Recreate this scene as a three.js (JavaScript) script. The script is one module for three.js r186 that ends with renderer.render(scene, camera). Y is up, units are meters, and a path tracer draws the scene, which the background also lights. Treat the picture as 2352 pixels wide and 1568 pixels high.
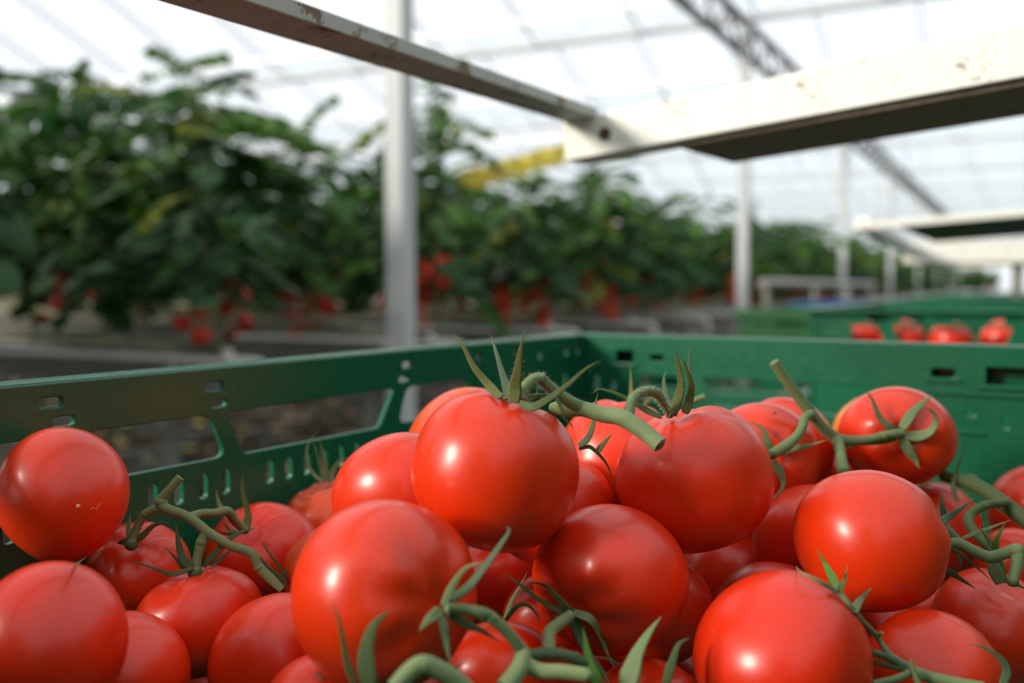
import * as THREE from 'three';
import { mergeGeometries, mergeVertices, toCreasedNormals } from 'three/addons/utils/BufferGeometryUtils.js';
import { RoundedBoxGeometry } from 'three/addons/geometries/RoundedBoxGeometry.js';

// ---------------------------------------------------------------- camera, sky, sun, exposure
const V = (x, y, z) => new THREE.Vector3(x, y, z);
const FPX = 2190, CX = 1176, CY = 784;                 // focal length and centre of the 2352 x 1568 frame
const YAW = THREE.MathUtils.degToRad(28.2), PITCH = Math.atan(126 / FPX);
const EYE = V(0, 1.0, 0);
const scene = new THREE.Scene();
const camera = new THREE.PerspectiveCamera(2 * Math.atan(784 / FPX) * 180 / Math.PI, 1.5, 0.02, 200);
camera.position.copy(EYE);
const FW = V(-Math.sin(YAW) * Math.cos(PITCH), -Math.sin(PITCH), -Math.cos(YAW) * Math.cos(PITCH));
const RT = V(Math.cos(YAW), 0, -Math.sin(YAW));
const UP = RT.clone().cross(FW);
camera.up.set(0, 1, 0);
camera.lookAt(EYE.clone().add(FW));
camera.focus = 0.352;
camera.userData.fStop = 6.0;

scene.background = new THREE.Color().setRGB(1.17, 1.20, 1.25);

const SUN_DIR = V(-0.575, 0.365, 0.735).normalize();        // towards the sun
const sun = new THREE.DirectionalLight(new THREE.Color().setRGB(1.0, 0.92, 0.80), 4.9);
sun.position.copy(SUN_DIR).multiplyScalar(30).add(V(0, 1, -1));
sun.target.position.set(0, 1, -1);
sun.castShadow = true; sun.shadow.radius = 28;
sun.shadow.mapSize.set(4096, 4096);
Object.assign(sun.shadow.camera, { left: -14, right: 14, top: 14, bottom: -14, near: 1, far: 80 });
sun.name = 'sun'; scene.add(sun, sun.target);

const renderer = new THREE.WebGLRenderer({ antialias: true });
renderer.toneMapping = THREE.LinearToneMapping;
renderer.toneMappingExposure = 1.0;
renderer.shadowMap.enabled = true;

// ---------------------------------------------------------------- helpers
let seed = 7;
const rnd = () => { seed = (seed * 1664525 + 1013904223) >>> 0; return seed / 4294967296; };
const rr = (a, b) => a + (b - a) * rnd();
const at = (px, py, d) => EYE.clone().addScaledVector(FW, d).addScaledVector(RT, d * (px - CX) / FPX).addScaledVector(UP, d * (CY - py) / FPX);
const K = 0.8;                                           // depths of the near things are noted in units of 0.8 m
const fg = (px, py, z) => at(px, py, z * K);
const lin = (r, g, b) => new THREE.Color().setRGB(r, g, b);
const counts = {};
const numbered = (n) => { const k = counts[n] = (counts[n] ?? -1) + 1; return k ? n + '_' + String(k).padStart(3, '0') : n; };
const mesh = (name, g, m, parent) => { const o = new THREE.Mesh(g, m); o.name = name; o.castShadow = o.receiveShadow = true; if (parent) parent.add(o); return o; };
function tag(o, label, category, group, kind) {
  o.userData.label = label; o.userData.category = category;
  if (group) o.userData.group = group;
  if (kind) o.userData.kind = kind;
  return o;
}
function thing(name, label, category, pos = V(0, 0, 0), group, turn = 0) {
  const o = new THREE.Group(); o.name = numbered(name); o.position.copy(pos); o.rotation.y = turn; scene.add(o);
  return tag(o, label, category, group);
}
function structure(name, g, m, label, category = 'structure') {
  const o = mesh(numbered(name), g, m, scene); tag(o, label, category); o.userData.kind = 'structure'; return o;
}
function dup(root, pos, turn, label, group) {
  const r = root.clone(); r.name = numbered(root.name.replace(/_\d{3}$/, '')); r.userData = { ...root.userData };
  r.position.copy(pos); r.rotation.y = turn; if (label) r.userData.label = label; if (group) r.userData.group = group;
  scene.add(r); return r;
}
const box = (x0, x1, y0, y1, z0, z1) => new THREE.BoxGeometry(x1 - x0, y1 - y0, z1 - z0).translate((x0 + x1) / 2, (y0 + y1) / 2, (z0 + z1) / 2);
const rbox = (w, h, d, r = 0.002) => new RoundedBoxGeometry(w, h, d, 2, r);
const clean = (g) => { const o = g.index ? g.toNonIndexed() : g; for (const k of Object.keys(o.attributes)) if (!['position', 'normal', 'uv'].includes(k)) o.deleteAttribute(k); return o; };
const merge = (list) => mergeGeometries(list.map(clean));
// bar between two points with a rectangular section: w across (perpendicular to 'up'), h along 'up'
function bar(a, b, w, h, up = V(0, 1, 0), r = 0.0015) {
  const d = b.clone().sub(a), len = d.length(); d.normalize();
  const side = d.clone().cross(up).normalize(), u = side.clone().cross(d).normalize();
  const g = new RoundedBoxGeometry(w, h, len, 2, Math.min(r, w / 3, h / 3));
  return g.applyMatrix4(new THREE.Matrix4().makeBasis(side, u, d.clone().negate()).setPosition(a.clone().add(b).multiplyScalar(0.5)));
}
// a tube along points with a radius at each point
function sweep(pts, radii, seg = 8, per = 5, caps = true) {
  const curve = new THREE.CatmullRomCurve3(pts, false, 'centripetal'), n = (pts.length - 1) * per, P = [], N = [], I = [], U = [];
  let side = null, prev = null;
  for (let i = 0; i <= n; i++) {
    const t = i / n, p = curve.getPoint(t), d = curve.getTangent(t);
    if (!side) side = Math.abs(d.y) < 0.9 ? V(0, 1, 0).cross(d).normalize() : V(1, 0, 0).cross(d).normalize();
    else side.addScaledVector(d, -side.dot(d)).normalize();
    const b = d.clone().cross(side), f = t * (radii.length - 1), k = Math.min(Math.floor(f), radii.length - 2), r = radii.length === 1 ? radii[0] : THREE.MathUtils.lerp(radii[k], radii[k + 1], f - k);
    for (let j = 0; j <= seg; j++) {
      const a = j / seg * Math.PI * 2, q = side.clone().multiplyScalar(Math.cos(a)).addScaledVector(b, Math.sin(a));
      P.push(p.x + q.x * r, p.y + q.y * r, p.z + q.z * r); N.push(q.x, q.y, q.z); U.push(j / seg * 2, t * pts.length);
    }
  }
  for (let i = 0; i < n; i++) for (let j = 0; j < seg; j++) {
    const a = i * (seg + 1) + j, c = a + seg + 1; I.push(a, a + 1, c, a + 1, c + 1, c);
  }
  if (caps) for (const [i, sgn] of [[0, -1], [n, 1]]) {
    const p = curve.getPoint(i / n), d = curve.getTangent(i / n).multiplyScalar(sgn), base = P.length / 3;
    P.push(p.x, p.y, p.z); N.push(d.x, d.y, d.z); U.push(0.5, 0.5);
    for (let j = 0; j <= seg; j++) { const k = (i * (seg + 1) + j) * 3; P.push(P[k], P[k + 1], P[k + 2]); N.push(d.x, d.y, d.z); U.push(0, 0); }
    for (let j = 0; j < seg; j++) sgn < 0 ? I.push(base, base + 2 + j, base + 1 + j) : I.push(base, base + 1 + j, base + 2 + j);
  }
  const g = new THREE.BufferGeometry();
  g.setAttribute('position', new THREE.Float32BufferAttribute(P, 3)); g.setAttribute('normal', new THREE.Float32BufferAttribute(N, 3)); g.setAttribute('uv', new THREE.Float32BufferAttribute(U, 2));
  g.setIndex(I); return g;
}
// a sepal: a long blade with a folded lens section, widest near a third of its length
function blade(pts, w, t, sideOf, per = 6) {
  const curve = new THREE.CatmullRomCurve3(pts, false, 'centripetal'), n = (pts.length - 1) * per, P = [], I = [], U = [], m = 8;
  for (let i = 0; i <= n; i++) {
    const f = i / n, p = curve.getPoint(f), d = curve.getTangent(f), s = sideOf(p, d, f), b = d.clone().cross(s).normalize();
    const prof = Math.max(0.03, f < 0.2 ? 0.72 + 0.28 * Math.sin(f / 0.2 * Math.PI / 2) : Math.pow(1 - (f - 0.2) / 0.8, 0.85));
    const hw = w * prof, ht = t * Math.sqrt(prof);
    for (let j = 0; j < m; j++) {
      const a = j / m * Math.PI * 2, x = Math.cos(a) * hw, y = Math.sin(a) * ht + Math.abs(Math.cos(a)) * hw * 0.28;
      P.push(p.x + s.x * x + b.x * y, p.y + s.y * x + b.y * y, p.z + s.z * x + b.z * y); U.push(j / m, f * 2);
    }
  }
  for (let i = 0; i < n; i++) for (let j = 0; j < m; j++) { const a = i * m + j, c = i * m + (j + 1) % m; I.push(a, c, a + m, c, c + m, a + m); }
  for (let j = 1; j < m - 1; j++) { I.push(0, j + 1, j); const o = n * m; I.push(o, o + j, o + j + 1); }
  const g = new THREE.BufferGeometry();
  g.setAttribute('position', new THREE.Float32BufferAttribute(P, 3)); g.setAttribute('uv', new THREE.Float32BufferAttribute(U, 2)); g.setIndex(I); g.computeVertexNormals();
  return g;
}
// value noise that tiles
function noiseGrid(size, cells, s0) {
  let s = s0; const R = () => { s = (s * 1664525 + 1013904223) >>> 0; return s / 4294967296; };
  const g = Float32Array.from({ length: cells * cells }, R), out = new Float32Array(size * size);
  for (let y = 0; y < size; y++) for (let x = 0; x < size; x++) {
    const fx = x / size * cells, fy = y / size * cells, x0 = Math.floor(fx), y0 = Math.floor(fy), tx = fx - x0, ty = fy - y0, sx = tx * tx * (3 - 2 * tx), sy = ty * ty * (3 - 2 * ty);
    const G = (i, j) => g[((j + cells) % cells) * cells + (i + cells) % cells];
    out[y * size + x] = (G(x0, y0) * (1 - sx) + G(x0 + 1, y0) * sx) * (1 - sy) + (G(x0, y0 + 1) * (1 - sx) + G(x0 + 1, y0 + 1) * sx) * sy;
  }
  return out;
}
function texture(size, fn, srgb = true, rep = 1) {
  const d = new Uint8Array(size * size * 4);
  for (let y = 0; y < size; y++) for (let x = 0; x < size; x++) { const c = fn(x, y, y * size + x), k = (y * size + x) * 4; for (let i = 0; i < 3; i++) d[k + i] = Math.max(0, Math.min(255, c[i])); d[k + 3] = 255; }
  const t = new THREE.DataTexture(d, size, size); t.wrapS = t.wrapT = THREE.RepeatWrapping; t.magFilter = THREE.LinearFilter; t.minFilter = THREE.LinearMipmapLinearFilter; t.generateMipmaps = true;
  if (srgb) t.colorSpace = THREE.SRGBColorSpace; t.repeat.set(rep, rep); t.needsUpdate = true; return t;
}
// box-like uv in metres
function uvMetres(g) {
  const o = g.index ? g.toNonIndexed() : g, p = o.attributes.position, n = o.attributes.normal, u = new Float32Array(p.count * 2);
  for (let i = 0; i < p.count; i++) {
    const ax = Math.abs(n.getX(i)), ay = Math.abs(n.getY(i)), az = Math.abs(n.getZ(i));
    if (ay >= ax && ay >= az) { u[2 * i] = p.getX(i); u[2 * i + 1] = p.getZ(i); } else if (ax >= az) { u[2 * i] = p.getZ(i); u[2 * i + 1] = p.getY(i); } else { u[2 * i] = p.getX(i); u[2 * i + 1] = p.getY(i); }
  }
  o.setAttribute('uv', new THREE.BufferAttribute(u, 2)); return o;
}

// ---------------------------------------------------------------- materials
const nA = noiseGrid(512, 8, 11), nB = noiseGrid(512, 32, 23), nC = noiseGrid(512, 128, 37), nD = noiseGrid(512, 256, 5);
const fr = (i) => nA[i] * 0.5 + nB[i] * 0.3 + nC[i] * 0.2;
const skinMap = texture(512, (x, y, i) => {                // tomato skin: faint mottling and tiny pale flecks
  const m = 236 + 9 * (nB[i] - 0.5) + 7 * (nC[i] - 0.5), f = nD[i] > 0.93 && nC[i] > 0.5 ? 1 : 0;
  return [m + 8 + f * 6, m + (nA[i] - 0.5) * 10 + f * 22, m - 8 + f * 20];
}, true, 1); skinMap.repeat.set(4, 2);
const skinRough = texture(512, (x, y, i) => { const v = 122 + 8 * (nB[i] - 0.5) + 14 * (nD[i] - 0.5); return [v, v, v]; }, false); skinRough.repeat.set(4, 2);
const fruitMat = (r, g, b, rough = 0.74) => new THREE.MeshPhysicalMaterial({ color: lin(r, g, b), map: skinMap, roughness: rough, roughnessMap: skinRough, ior: 1.45, clearcoat: 0.25, clearcoatRoughness: 0.2 });
const FM = { red: fruitMat(0.75, 0.032, 0.002), ripe: fruitMat(0.75, 0.027, 0.002), bright: fruitMat(0.78, 0.037, 0.002), orange: fruitMat(0.82, 0.080, 0.006), paleorange: fruitMat(0.86, 0.26, 0.04) };
const stemTex = texture(256, (x, y, i) => { const k = (y * 2) * 512 + x * 2, v = 205 + 70 * (nC[k] - 0.5) + 60 * (nD[k] - 0.5), sp = nD[k] < 0.13 ? -70 : 0; return [v + sp, v + 6 + sp, v - 14 + sp]; });
stemTex.repeat.set(2, 3);
const greenMat = (r, g, b, rough = 0.7) => new THREE.MeshPhysicalMaterial({ color: lin(r, g, b), map: stemTex, roughness: rough, sheen: 0.5, sheenColor: lin(0.55, 0.65, 0.45), sheenRoughness: 0.6, side: THREE.DoubleSide });
const GM = { stem: greenMat(0.26, 0.33, 0.16), pale: greenMat(0.37, 0.45, 0.24), dark: greenMat(0.105, 0.15, 0.045), olive: greenMat(0.17, 0.17, 0.035), vivid: greenMat(0.13, 0.30, 0.03), grey: greenMat(0.17, 0.24, 0.15), teal: greenMat(0.10, 0.17, 0.09) };
const hairMat = new THREE.MeshStandardMaterial({ color: lin(0.55, 0.6, 0.45), roughness: 0.8, side: THREE.DoubleSide });
const dryMat = new THREE.MeshStandardMaterial({ color: lin(0.22, 0.10, 0.04), roughness: 0.9 });
const crateTex = texture(512, (x, y, i) => { const sc = nD[i] > 0.93 && nB[i] > 0.5 ? 46 : 0, v = 216 + 8 * (nB[i] - 0.5) + 10 * (nC[i] - 0.5); return [v - 8 + sc, v + 10 + sc * 0.6, v + sc]; }); crateTex.repeat.set(6, 6);
const crateRough = texture(512, (x, y, i) => { const v = 120 + 20 * (nB[i] - 0.5) + 30 * (nD[i] - 0.5); return [v, v, v]; }, false); crateRough.repeat.set(6, 6);
const crateMat = new THREE.MeshPhysicalMaterial({ color: lin(0.008, 0.135, 0.068), map: crateTex, roughness: 0.60, roughnessMap: crateRough, ior: 1.5 });
const crateLight = crateMat.clone(); crateLight.color = lin(0.045, 0.15, 0.05);
const crateBlue = crateMat.clone(); crateBlue.color = lin(0.03, 0.10, 0.34);
const paintTex = texture(1024, (x, y, i0) => {            // worn white paint with rust freckles
  const i = (y % 512) * 512 + x % 512, r = nA[i] * 0.35 + nB[i] * 0.35 + nC[i] * 0.3, f = r > 0.68 ? (r - 0.68) * 6 : 0, d = nD[i] > 0.9 && nB[i] > 0.56 ? 0.8 : 0, k = Math.min(1, f + d);
  return [242 * (1 - k) + 110 * k, 242 * (1 - k) + 100 * k, 236 * (1 - k) + 78 * k];
});
paintTex.repeat.set(5, 5);
const paintMat = new THREE.MeshStandardMaterial({ color: lin(0.92, 0.92, 0.88), map: paintTex, roughness: 0.55 });
const rustTex = texture(512, (x, y, i) => { const r = fr(i); return [142 + 100 * (r - 0.5) + 26 * nD[i], 140 + 84 * (r - 0.5) + 22 * nD[i], 134 + 64 * (r - 0.5) + 16 * nD[i]]; }); rustTex.repeat.set(6, 6);
const steelMat = new THREE.MeshStandardMaterial({ color: lin(0.80, 0.82, 0.80), map: rustTex, roughness: 0.6, metalness: 0.0 });
const barTex = texture(512, (x, y, i) => { const r = fr(i), k = THREE.MathUtils.smoothstep(r, 0.56, 0.7); return [186 * (1 - k) + 120 * k, 190 * (1 - k) + 100 * k, 186 * (1 - k) + 76 * k]; }); barTex.repeat.set(7, 7);
const sideBarMat = new THREE.MeshStandardMaterial({ color: lin(0.92, 0.94, 0.92), map: barTex, roughness: 0.6 });
const boltMat = new THREE.MeshStandardMaterial({ color: lin(0.10, 0.05, 0.035), roughness: 0.6, metalness: 0.3 });
const plankTex = texture(512, (x, y, i) => { const v = 150 + 60 * (nB[(y * 7 % 512) * 512 + (x >> 4)] - 0.5) + 50 * (nC[i] - 0.5); return [v, v * 0.92, v * 0.82]; }); plankTex.repeat.set(3, 3);
const plankMat = new THREE.MeshStandardMaterial({ color: lin(0.62, 0.58, 0.52), map: plankTex, roughness: 0.75 });
const concreteTex = texture(512, (x, y, i) => { const v = 150 + 60 * (fr(i) - 0.5) + 26 * (nD[i] - 0.5); return [v, v - 1, v - 5]; });
concreteTex.repeat.set(0.5, 0.5);
const concreteMat = new THREE.MeshPhysicalMaterial({ color: lin(0.42, 0.42, 0.41), map: concreteTex, roughness: 0.95, specularIntensity: 0.15 });
const filmTex = texture(512, (x, y, i) => {               // ground film with soil and litter between its folds
  const a = nA[i] * 0.35 + nB[i] * 0.45 + nC[i] * 0.2, k = THREE.MathUtils.smoothstep(a, 0.52, 0.66), b = (nC[i] - 0.5) * 60 + (nD[i] - 0.5) * 30;
  return [176 * k + (74 + b) * (1 - k), 180 * k + (66 + b) * (1 - k), 184 * k + (44 + b * 0.7) * (1 - k)];
}); filmTex.repeat.set(0.9, 0.9);
const filmMat = new THREE.MeshPhysicalMaterial({ color: lin(0.30, 0.30, 0.29), map: filmTex, roughness: 0.95, specularIntensity: 0.1 });
const pvcMat = new THREE.MeshStandardMaterial({ color: lin(0.58, 0.57, 0.53), roughness: 0.6 });
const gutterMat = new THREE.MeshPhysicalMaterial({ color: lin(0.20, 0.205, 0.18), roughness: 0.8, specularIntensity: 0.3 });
const gutterMat2 = new THREE.MeshStandardMaterial({ color: lin(0.34, 0.33, 0.30), roughness: 0.5 });
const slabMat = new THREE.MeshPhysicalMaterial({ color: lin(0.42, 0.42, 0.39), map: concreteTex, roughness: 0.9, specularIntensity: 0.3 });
const columnMat = new THREE.MeshStandardMaterial({ color: lin(0.50, 0.51, 0.51), roughness: 0.5 });
const girderMat = new THREE.MeshStandardMaterial({ color: lin(0.13, 0.135, 0.14), roughness: 0.55, metalness: 0.2 });
const barMat = new THREE.MeshStandardMaterial({ color: lin(0.80, 0.81, 0.82), roughness: 0.5 });
const glassMat = new THREE.MeshPhysicalMaterial({ color: lin(0.96, 0.985, 0.99), transmission: 1, thickness: 0, roughness: 0.04, ior: 1.5, side: THREE.DoubleSide });
const yellowMat = new THREE.MeshPhysicalMaterial({ color: lin(0.86, 0.68, 0.12), roughness: 0.5, transmission: 0.3, thickness: 0, side: THREE.DoubleSide });
const leafTex = texture(256, (x, y, i) => { const k = y * 2 * 512 + x * 2, v = 205 + 60 * (nB[k] - 0.5) + 50 * (nC[k] - 0.5); return [v, v + 8, v - 10]; });
const leafMat = (r, g, b) => new THREE.MeshPhysicalMaterial({ color: lin(r, g, b), map: leafTex, roughness: 0.75, specularIntensity: 0.55, transmission: 0.42, thickness: 0, side: THREE.DoubleSide });
const LM = [leafMat(0.060, 0.185, 0.020), leafMat(0.036, 0.135, 0.036), leafMat(0.12, 0.28, 0.02), leafMat(0.32, 0.36, 0.03)];
const vineMat = new THREE.MeshStandardMaterial({ color: lin(0.22, 0.27, 0.11), roughness: 0.8 });
const bareVineMat = new THREE.MeshStandardMaterial({ color: lin(0.34, 0.31, 0.20), roughness: 0.85 });

// ---------------------------------------------------------------- the greenhouse shell (the path runs along -z; rows of plants stand at right angles to it)
const XL = -17.1, XR = 9.0, Z0 = 7.2, Z1 = -46.8, EAVE = 3.0, RIDGE = 3.76, SPAN = 3.6, PANE = 0.9;
{
  const f = structure('floor', uvMetres(box(-1.72, 1.72, -0.12, 0, Z1, Z0)), concreteMat, 'grey concrete path running between the plant rows', 'floor');
  structure('floor', uvMetres(box(XL, -1.72, -0.12, -0.02, Z1, Z0)), filmMat, 'ground under the plant rows covered with pale film and litter', 'ground');
  structure('floor', uvMetres(box(1.72, XR, -0.12, -0.02, Z1, Z0)), filmMat, 'ground with pale film across the path from the columns', 'ground');
}
structure('ground', uvMetres(box(-300, 300, -0.4, -0.14, -300, 300)), filmMat, 'open ground outside the greenhouse', 'ground');
{
  // roof: panes between glazing bars on both slopes of every span
  const roof = new THREE.Group(); roof.name = 'roof'; scene.add(roof); tag(roof, 'ridged greenhouse roof of glass panes between thin bars', 'roof'); roof.userData.kind = 'structure';
  const half = SPAN / 2, slope = Math.hypot(half, RIDGE - EAVE), ang = Math.atan2(RIDGE - EAVE, half);
  const paneG = new THREE.PlaneGeometry(PANE - 0.03, slope - 0.08), barG = new THREE.BoxGeometry(0.014, 0.024, slope), restP = [], restB = [];
  let panes = 0, bars = 0;
  const cam = (x, y, z) => { const v = V(x, y, z).sub(EYE), d = v.dot(FW); return d > 1 && Math.abs(v.dot(RT) / d) < 0.62 && v.dot(UP) / d < 0.42; };
  for (let z = Z0; z > Z1 + 0.01; z -= SPAN) for (const k of [0, 1]) {
    const zc = z - half * (k + 0.5), yc = (EAVE + RIDGE) / 2, tilt = k ? -ang : ang;   // first half rises going away, second falls
    for (let i = 0; XL + i * PANE < XR - 0.01; i++) {
      const x = XL + (i + 0.5) * PANE;
      const M = new THREE.Matrix4().makeRotationX(-Math.PI / 2 + tilt).setPosition(x, yc, zc);
      if (cam(x, yc, zc) && panes < 290) { const o = mesh('glass_pane', paneG, glassMat, roof); o.applyMatrix4(M); panes++; } else restP.push(paneG.clone().applyMatrix4(M));
      const B = new THREE.Matrix4().makeRotationX(tilt).setPosition(XL + i * PANE, yc - 0.02, zc);
      if (cam(x, yc, zc) && bars < 290) { const o = mesh('glazing_bar', barG, barMat, roof); o.applyMatrix4(B); bars++; } else restB.push(barG.clone().applyMatrix4(B));
    }
    if (!k) mesh('ridge_bar', box(XL, XR, RIDGE - 0.03, RIDGE + 0.02, zc - half / 2 - 0.03, zc - half / 2 + 0.03), barMat, roof);
    else mesh('roof_gutter', box(XL, XR, EAVE - 0.03, EAVE + 0.02, z - SPAN - 0.035, z - SPAN + 0.035), barMat, roof);
  }
  mesh('glass_pane', merge(restP), glassMat, roof).userData.kind = 'stuff';
  mesh('glazing_bar', merge(restB), barMat, roof).userData.kind = 'stuff';
  // glass walls with mullions
  const wall = (name, label, a, b) => {
    const g = new THREE.Group(); g.name = name; scene.add(g); tag(g, label, 'wall'); g.userData.kind = 'structure';
    const d = b.clone().sub(a), n = Math.round(d.length() / 1.8), dir = d.clone().normalize();
    const post = [];
    for (let i = 0; i <= n; i++) { const p = a.clone().addScaledVector(d, i / n); post.push(bar(p, p.clone().setY(EAVE), 0.06, 0.06, dir)); }
    for (let i = 0; i < n; i++) {
      const p = a.clone().addScaledVector(d, (i + 0.5) / n), w = new THREE.PlaneGeometry(d.length() / n - 0.06, EAVE - 0.4);
      const o = mesh('glass_pane', w, glassMat, g); o.position.set(p.x, EAVE / 2 + 0.2, p.z); o.rotation.y = Math.atan2(-dir.z, dir.x);
    }
    mesh('mullions', merge(post), barMat, g).userData.kind = 'stuff';
    mesh('plinth', bar(a.clone().setY(0.19), b.clone().setY(0.19), 0.12, 0.4), concreteMat, g);
  };
  wall('wall_back', 'glass end wall at the far end of the path', V(XL, 0, Z1), V(XR, 0, Z1));
  wall('wall_left', 'glass side wall beyond the plant rows', V(XL, 0, Z0), V(XL, 0, Z1));
}
// columns and lattice girders
const COLP = 1.88;
const columnAt = (x, z, label) => {
  const c = thing('steel_column', label, 'column', V(x, 0, z), 'white roof columns'); c.userData.kind = 'structure';
  mesh('shaft', uvMetres(rbox(0.075, 2.99, 0.075, 0.006).translate(0, 1.495, 0)), columnMat, c);
  mesh('foot_plate', rbox(0.2, 0.015, 0.2, 0.003).translate(0, 0.008, 0), columnMat, c);
};
const colLabels = ['white steel column standing close in front of the tall dark foliage', 'white steel column beside the white pipe ends of the rows', 'white steel column past the pipe rail', 'thin white steel column far down the path'];
for (let k = 0; k < 8; k++) columnAt(-COLP, -(2.70 + 4.5 * k), colLabels[Math.min(k, 3)]);
for (let k = 0; k < 2; k++) columnAt(-9.0, -(2.70 + 4.5 * k), 'thin white steel column rising out of the plants deep in the rows');
const girder = (x, z0, z1, label) => {
  const g = thing('lattice_girder', label, 'girder', V(x, 2.7, 0), 'roof girders'); g.userData.kind = 'structure';
  mesh('lower_chord', box(-0.022, 0.022, 0.0, 0.045, z1, z0), girderMat, g);
  mesh('upper_chord', box(-0.022, 0.022, 0.245, 0.29, z1, z0), girderMat, g);
  const geo = new Map(), n = Math.floor((z0 - z1) / 0.3);
  const up = bar(V(0, 0.03, 0), V(0, 0.26, -0.3), 0.022, 0.022), dn = bar(V(0, 0.26, 0), V(0, 0.03, -0.3), 0.022, 0.022);
  for (let i = 0; i < n; i++) { const o = mesh('brace', i % 2 ? dn : up, girderMat, g); o.position.z = z0 - i * 0.3; }
};
girder(-COLP, 2, -30, 'dark lattice girder running above the column line by the path');
girder(-9.0, 2, -30, 'dark lattice girder over the column line deep in the rows');

// ---------------------------------------------------------------- plant rows
const ROW0 = 2.03, PITCHROW = 0.98, ROWX = -1.95, GUT = 0.80;
function leaflet(len, wid) {
  const out = [[0, 0], [0.18, 0.32], [0.30, 0.36], [0.38, 0.50], [0.55, 0.40], [0.62, 0.42], [0.82, 0.2], [1, 0]];
  const P = [], I = [], U = [];
  out.forEach(([t, w]) => { P.push(t * len, -0.25 * t * t * len, 0, t * len, -0.25 * t * t * len - 0.2 * w * wid, w * wid, t * len, -0.25 * t * t * len - 0.2 * w * wid, -w * wid); U.push(t, 0.5, t, 0.5 + w, t, 0.5 - w); });
  for (let i = 0; i < out.length - 1; i++) { const a = i * 3, c = a + 3; I.push(a, a + 1, c, a + 1, c + 1, c, a, c, a + 2, a + 2, c, c + 2); }
  const g = new THREE.BufferGeometry(); g.setAttribute('position', new THREE.Float32BufferAttribute(P, 3)); g.setAttribute('uv', new THREE.Float32BufferAttribute(U, 2)); g.setIndex(I); g.computeVertexNormals(); return g;
}
function compoundLeaf(L) {                                  // along +x, drooping
  const parts = [], droop = rr(0.25, 0.6), pt = (t) => V(t * L, 0.12 * L * Math.sin(t * 2.2) - droop * L * t * t, 0);
  parts.push(sweep([0, 0.35, 0.7, 1].map(pt), [0.0045, 0.0035, 0.0025, 0.002], 4, 2, false));
  const put = (t, side, len) => {
    const g = leaflet(len, len * rr(0.85, 1.1)), p = pt(t);
    g.rotateX(rr(-0.7, 0.7)); g.rotateZ(-droop * t * 1.3 + rr(-0.2, 0.2)); g.rotateY(side * rr(0.9, 1.3)); g.translate(p.x, p.y, p.z); parts.push(g);
  };
  for (const t of [0.22, 0.38, 0.54, 0.70, 0.86, 0.97]) { put(t, 1, L * rr(0.17, 0.29)); put(t, -1, L * rr(0.17, 0.29)); if (rnd() < 0.5) put(t + 0.06, rnd() < 0.5 ? 1 : -1, L * 0.12); }
  put(1, 0, L * 0.28);
  return merge(parts);
}
const leafGeo = Array.from({ length: 8 }, (_, i) => compoundLeaf(rr(0.19, 0.31)));
const smallFruit = (() => { const g = new THREE.SphereGeometry(0.03, 14, 10); g.scale(1, 0.9, 1); return g; })();
const fruitCol = [FM.red, FM.red, FM.bright, FM.orange, FM.ripe];
function leafPlaces(h, n, y0) {
  const out = [];
  for (let i = 0; i < n; i++) {
    const f = (i + rnd() * 0.6) / n, y = y0 + (h - y0) * f, a = i * 2.4 + rr(-0.5, 0.5), s = f > 0.88 ? rr(0.45, 0.75) : rr(0.8, 1.12);
    out.push({ p: V(rr(-0.02, 0.02), y, rr(-0.02, 0.02)), q: new THREE.Quaternion().setFromEuler(new THREE.Euler(0, a, 0)).multiply(new THREE.Quaternion().setFromEuler(new THREE.Euler(rr(-0.3, 0.3), 0, f > 0.85 ? rr(0.3, 0.9) : rr(-0.15, 0.35)))), s, g: Math.floor(rnd() * 8), m: rnd() < 0.05 ? 3 : rnd() < (0.1 + f * 0.35) ? 2 : rnd() < 0.5 ? 1 : 0 });
  }
  return out;
}
function stemGeo(h, y0) { const pts = []; for (let i = 0; i <= 6; i++) { const t = i / 6; pts.push(V(Math.sin(t * 5 + h) * 0.025, y0 + (h - y0) * t, Math.cos(t * 4 + h * 2) * 0.025 - 0.025)); } return sweep(pts, [0.008, 0.007, 0.005], 6, 3, false); }
const merged = [];                                          // foliage of the plants further off: four crowns
for (let v = 0; v < 5; v++) {
  const by = [[], [], [], []], H = 1.60;
  for (const l of leafPlaces(H, 72, 0.98)) by[l.m].push(leafGeo[l.g].clone().applyMatrix4(new THREE.Matrix4().compose(l.p, l.q, V(l.s, l.s, l.s))));
  merged.push(by.map((b) => b.length ? merge(b) : null));
}
const crownNames = ['dark_foliage', 'blue_green_foliage', 'young_foliage', 'yellowing_foliage'];
function addFruit(p, n, near) {
  for (let t = 0; t < n; t++) {
    const a = rr(0, 6.28), y = rr(0.93, 1.12), r0 = rr(0.07, 0.14);
    const hook = [V(0, y + 0.05, 0), V(Math.cos(a) * r0 * 0.6, y + 0.07, Math.sin(a) * r0 * 0.6), V(Math.cos(a) * r0, y, Math.sin(a) * r0), V(Math.cos(a) * r0, y - 0.12, Math.sin(a) * r0)];
    mesh('truss_stem', sweep(hook, [0.003], 5, 3, false), vineMat, p);
    const k = 3 + Math.floor(rnd() * 3), m = fruitCol[Math.floor(rnd() * 5)];
    for (let i = 0; i < k; i++) { const o = mesh('fruit', smallFruit, m, p), sd = i % 2 ? 1 : -1; o.position.set(Math.cos(a) * r0 + sd * 0.026 * Math.cos(a + 1.5), y - 0.01 - i * 0.036, Math.sin(a) * r0 + sd * 0.026 * Math.sin(a + 1.5)); o.scale.setScalar(rr(0.85, 1.15)); }
  }
}
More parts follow.
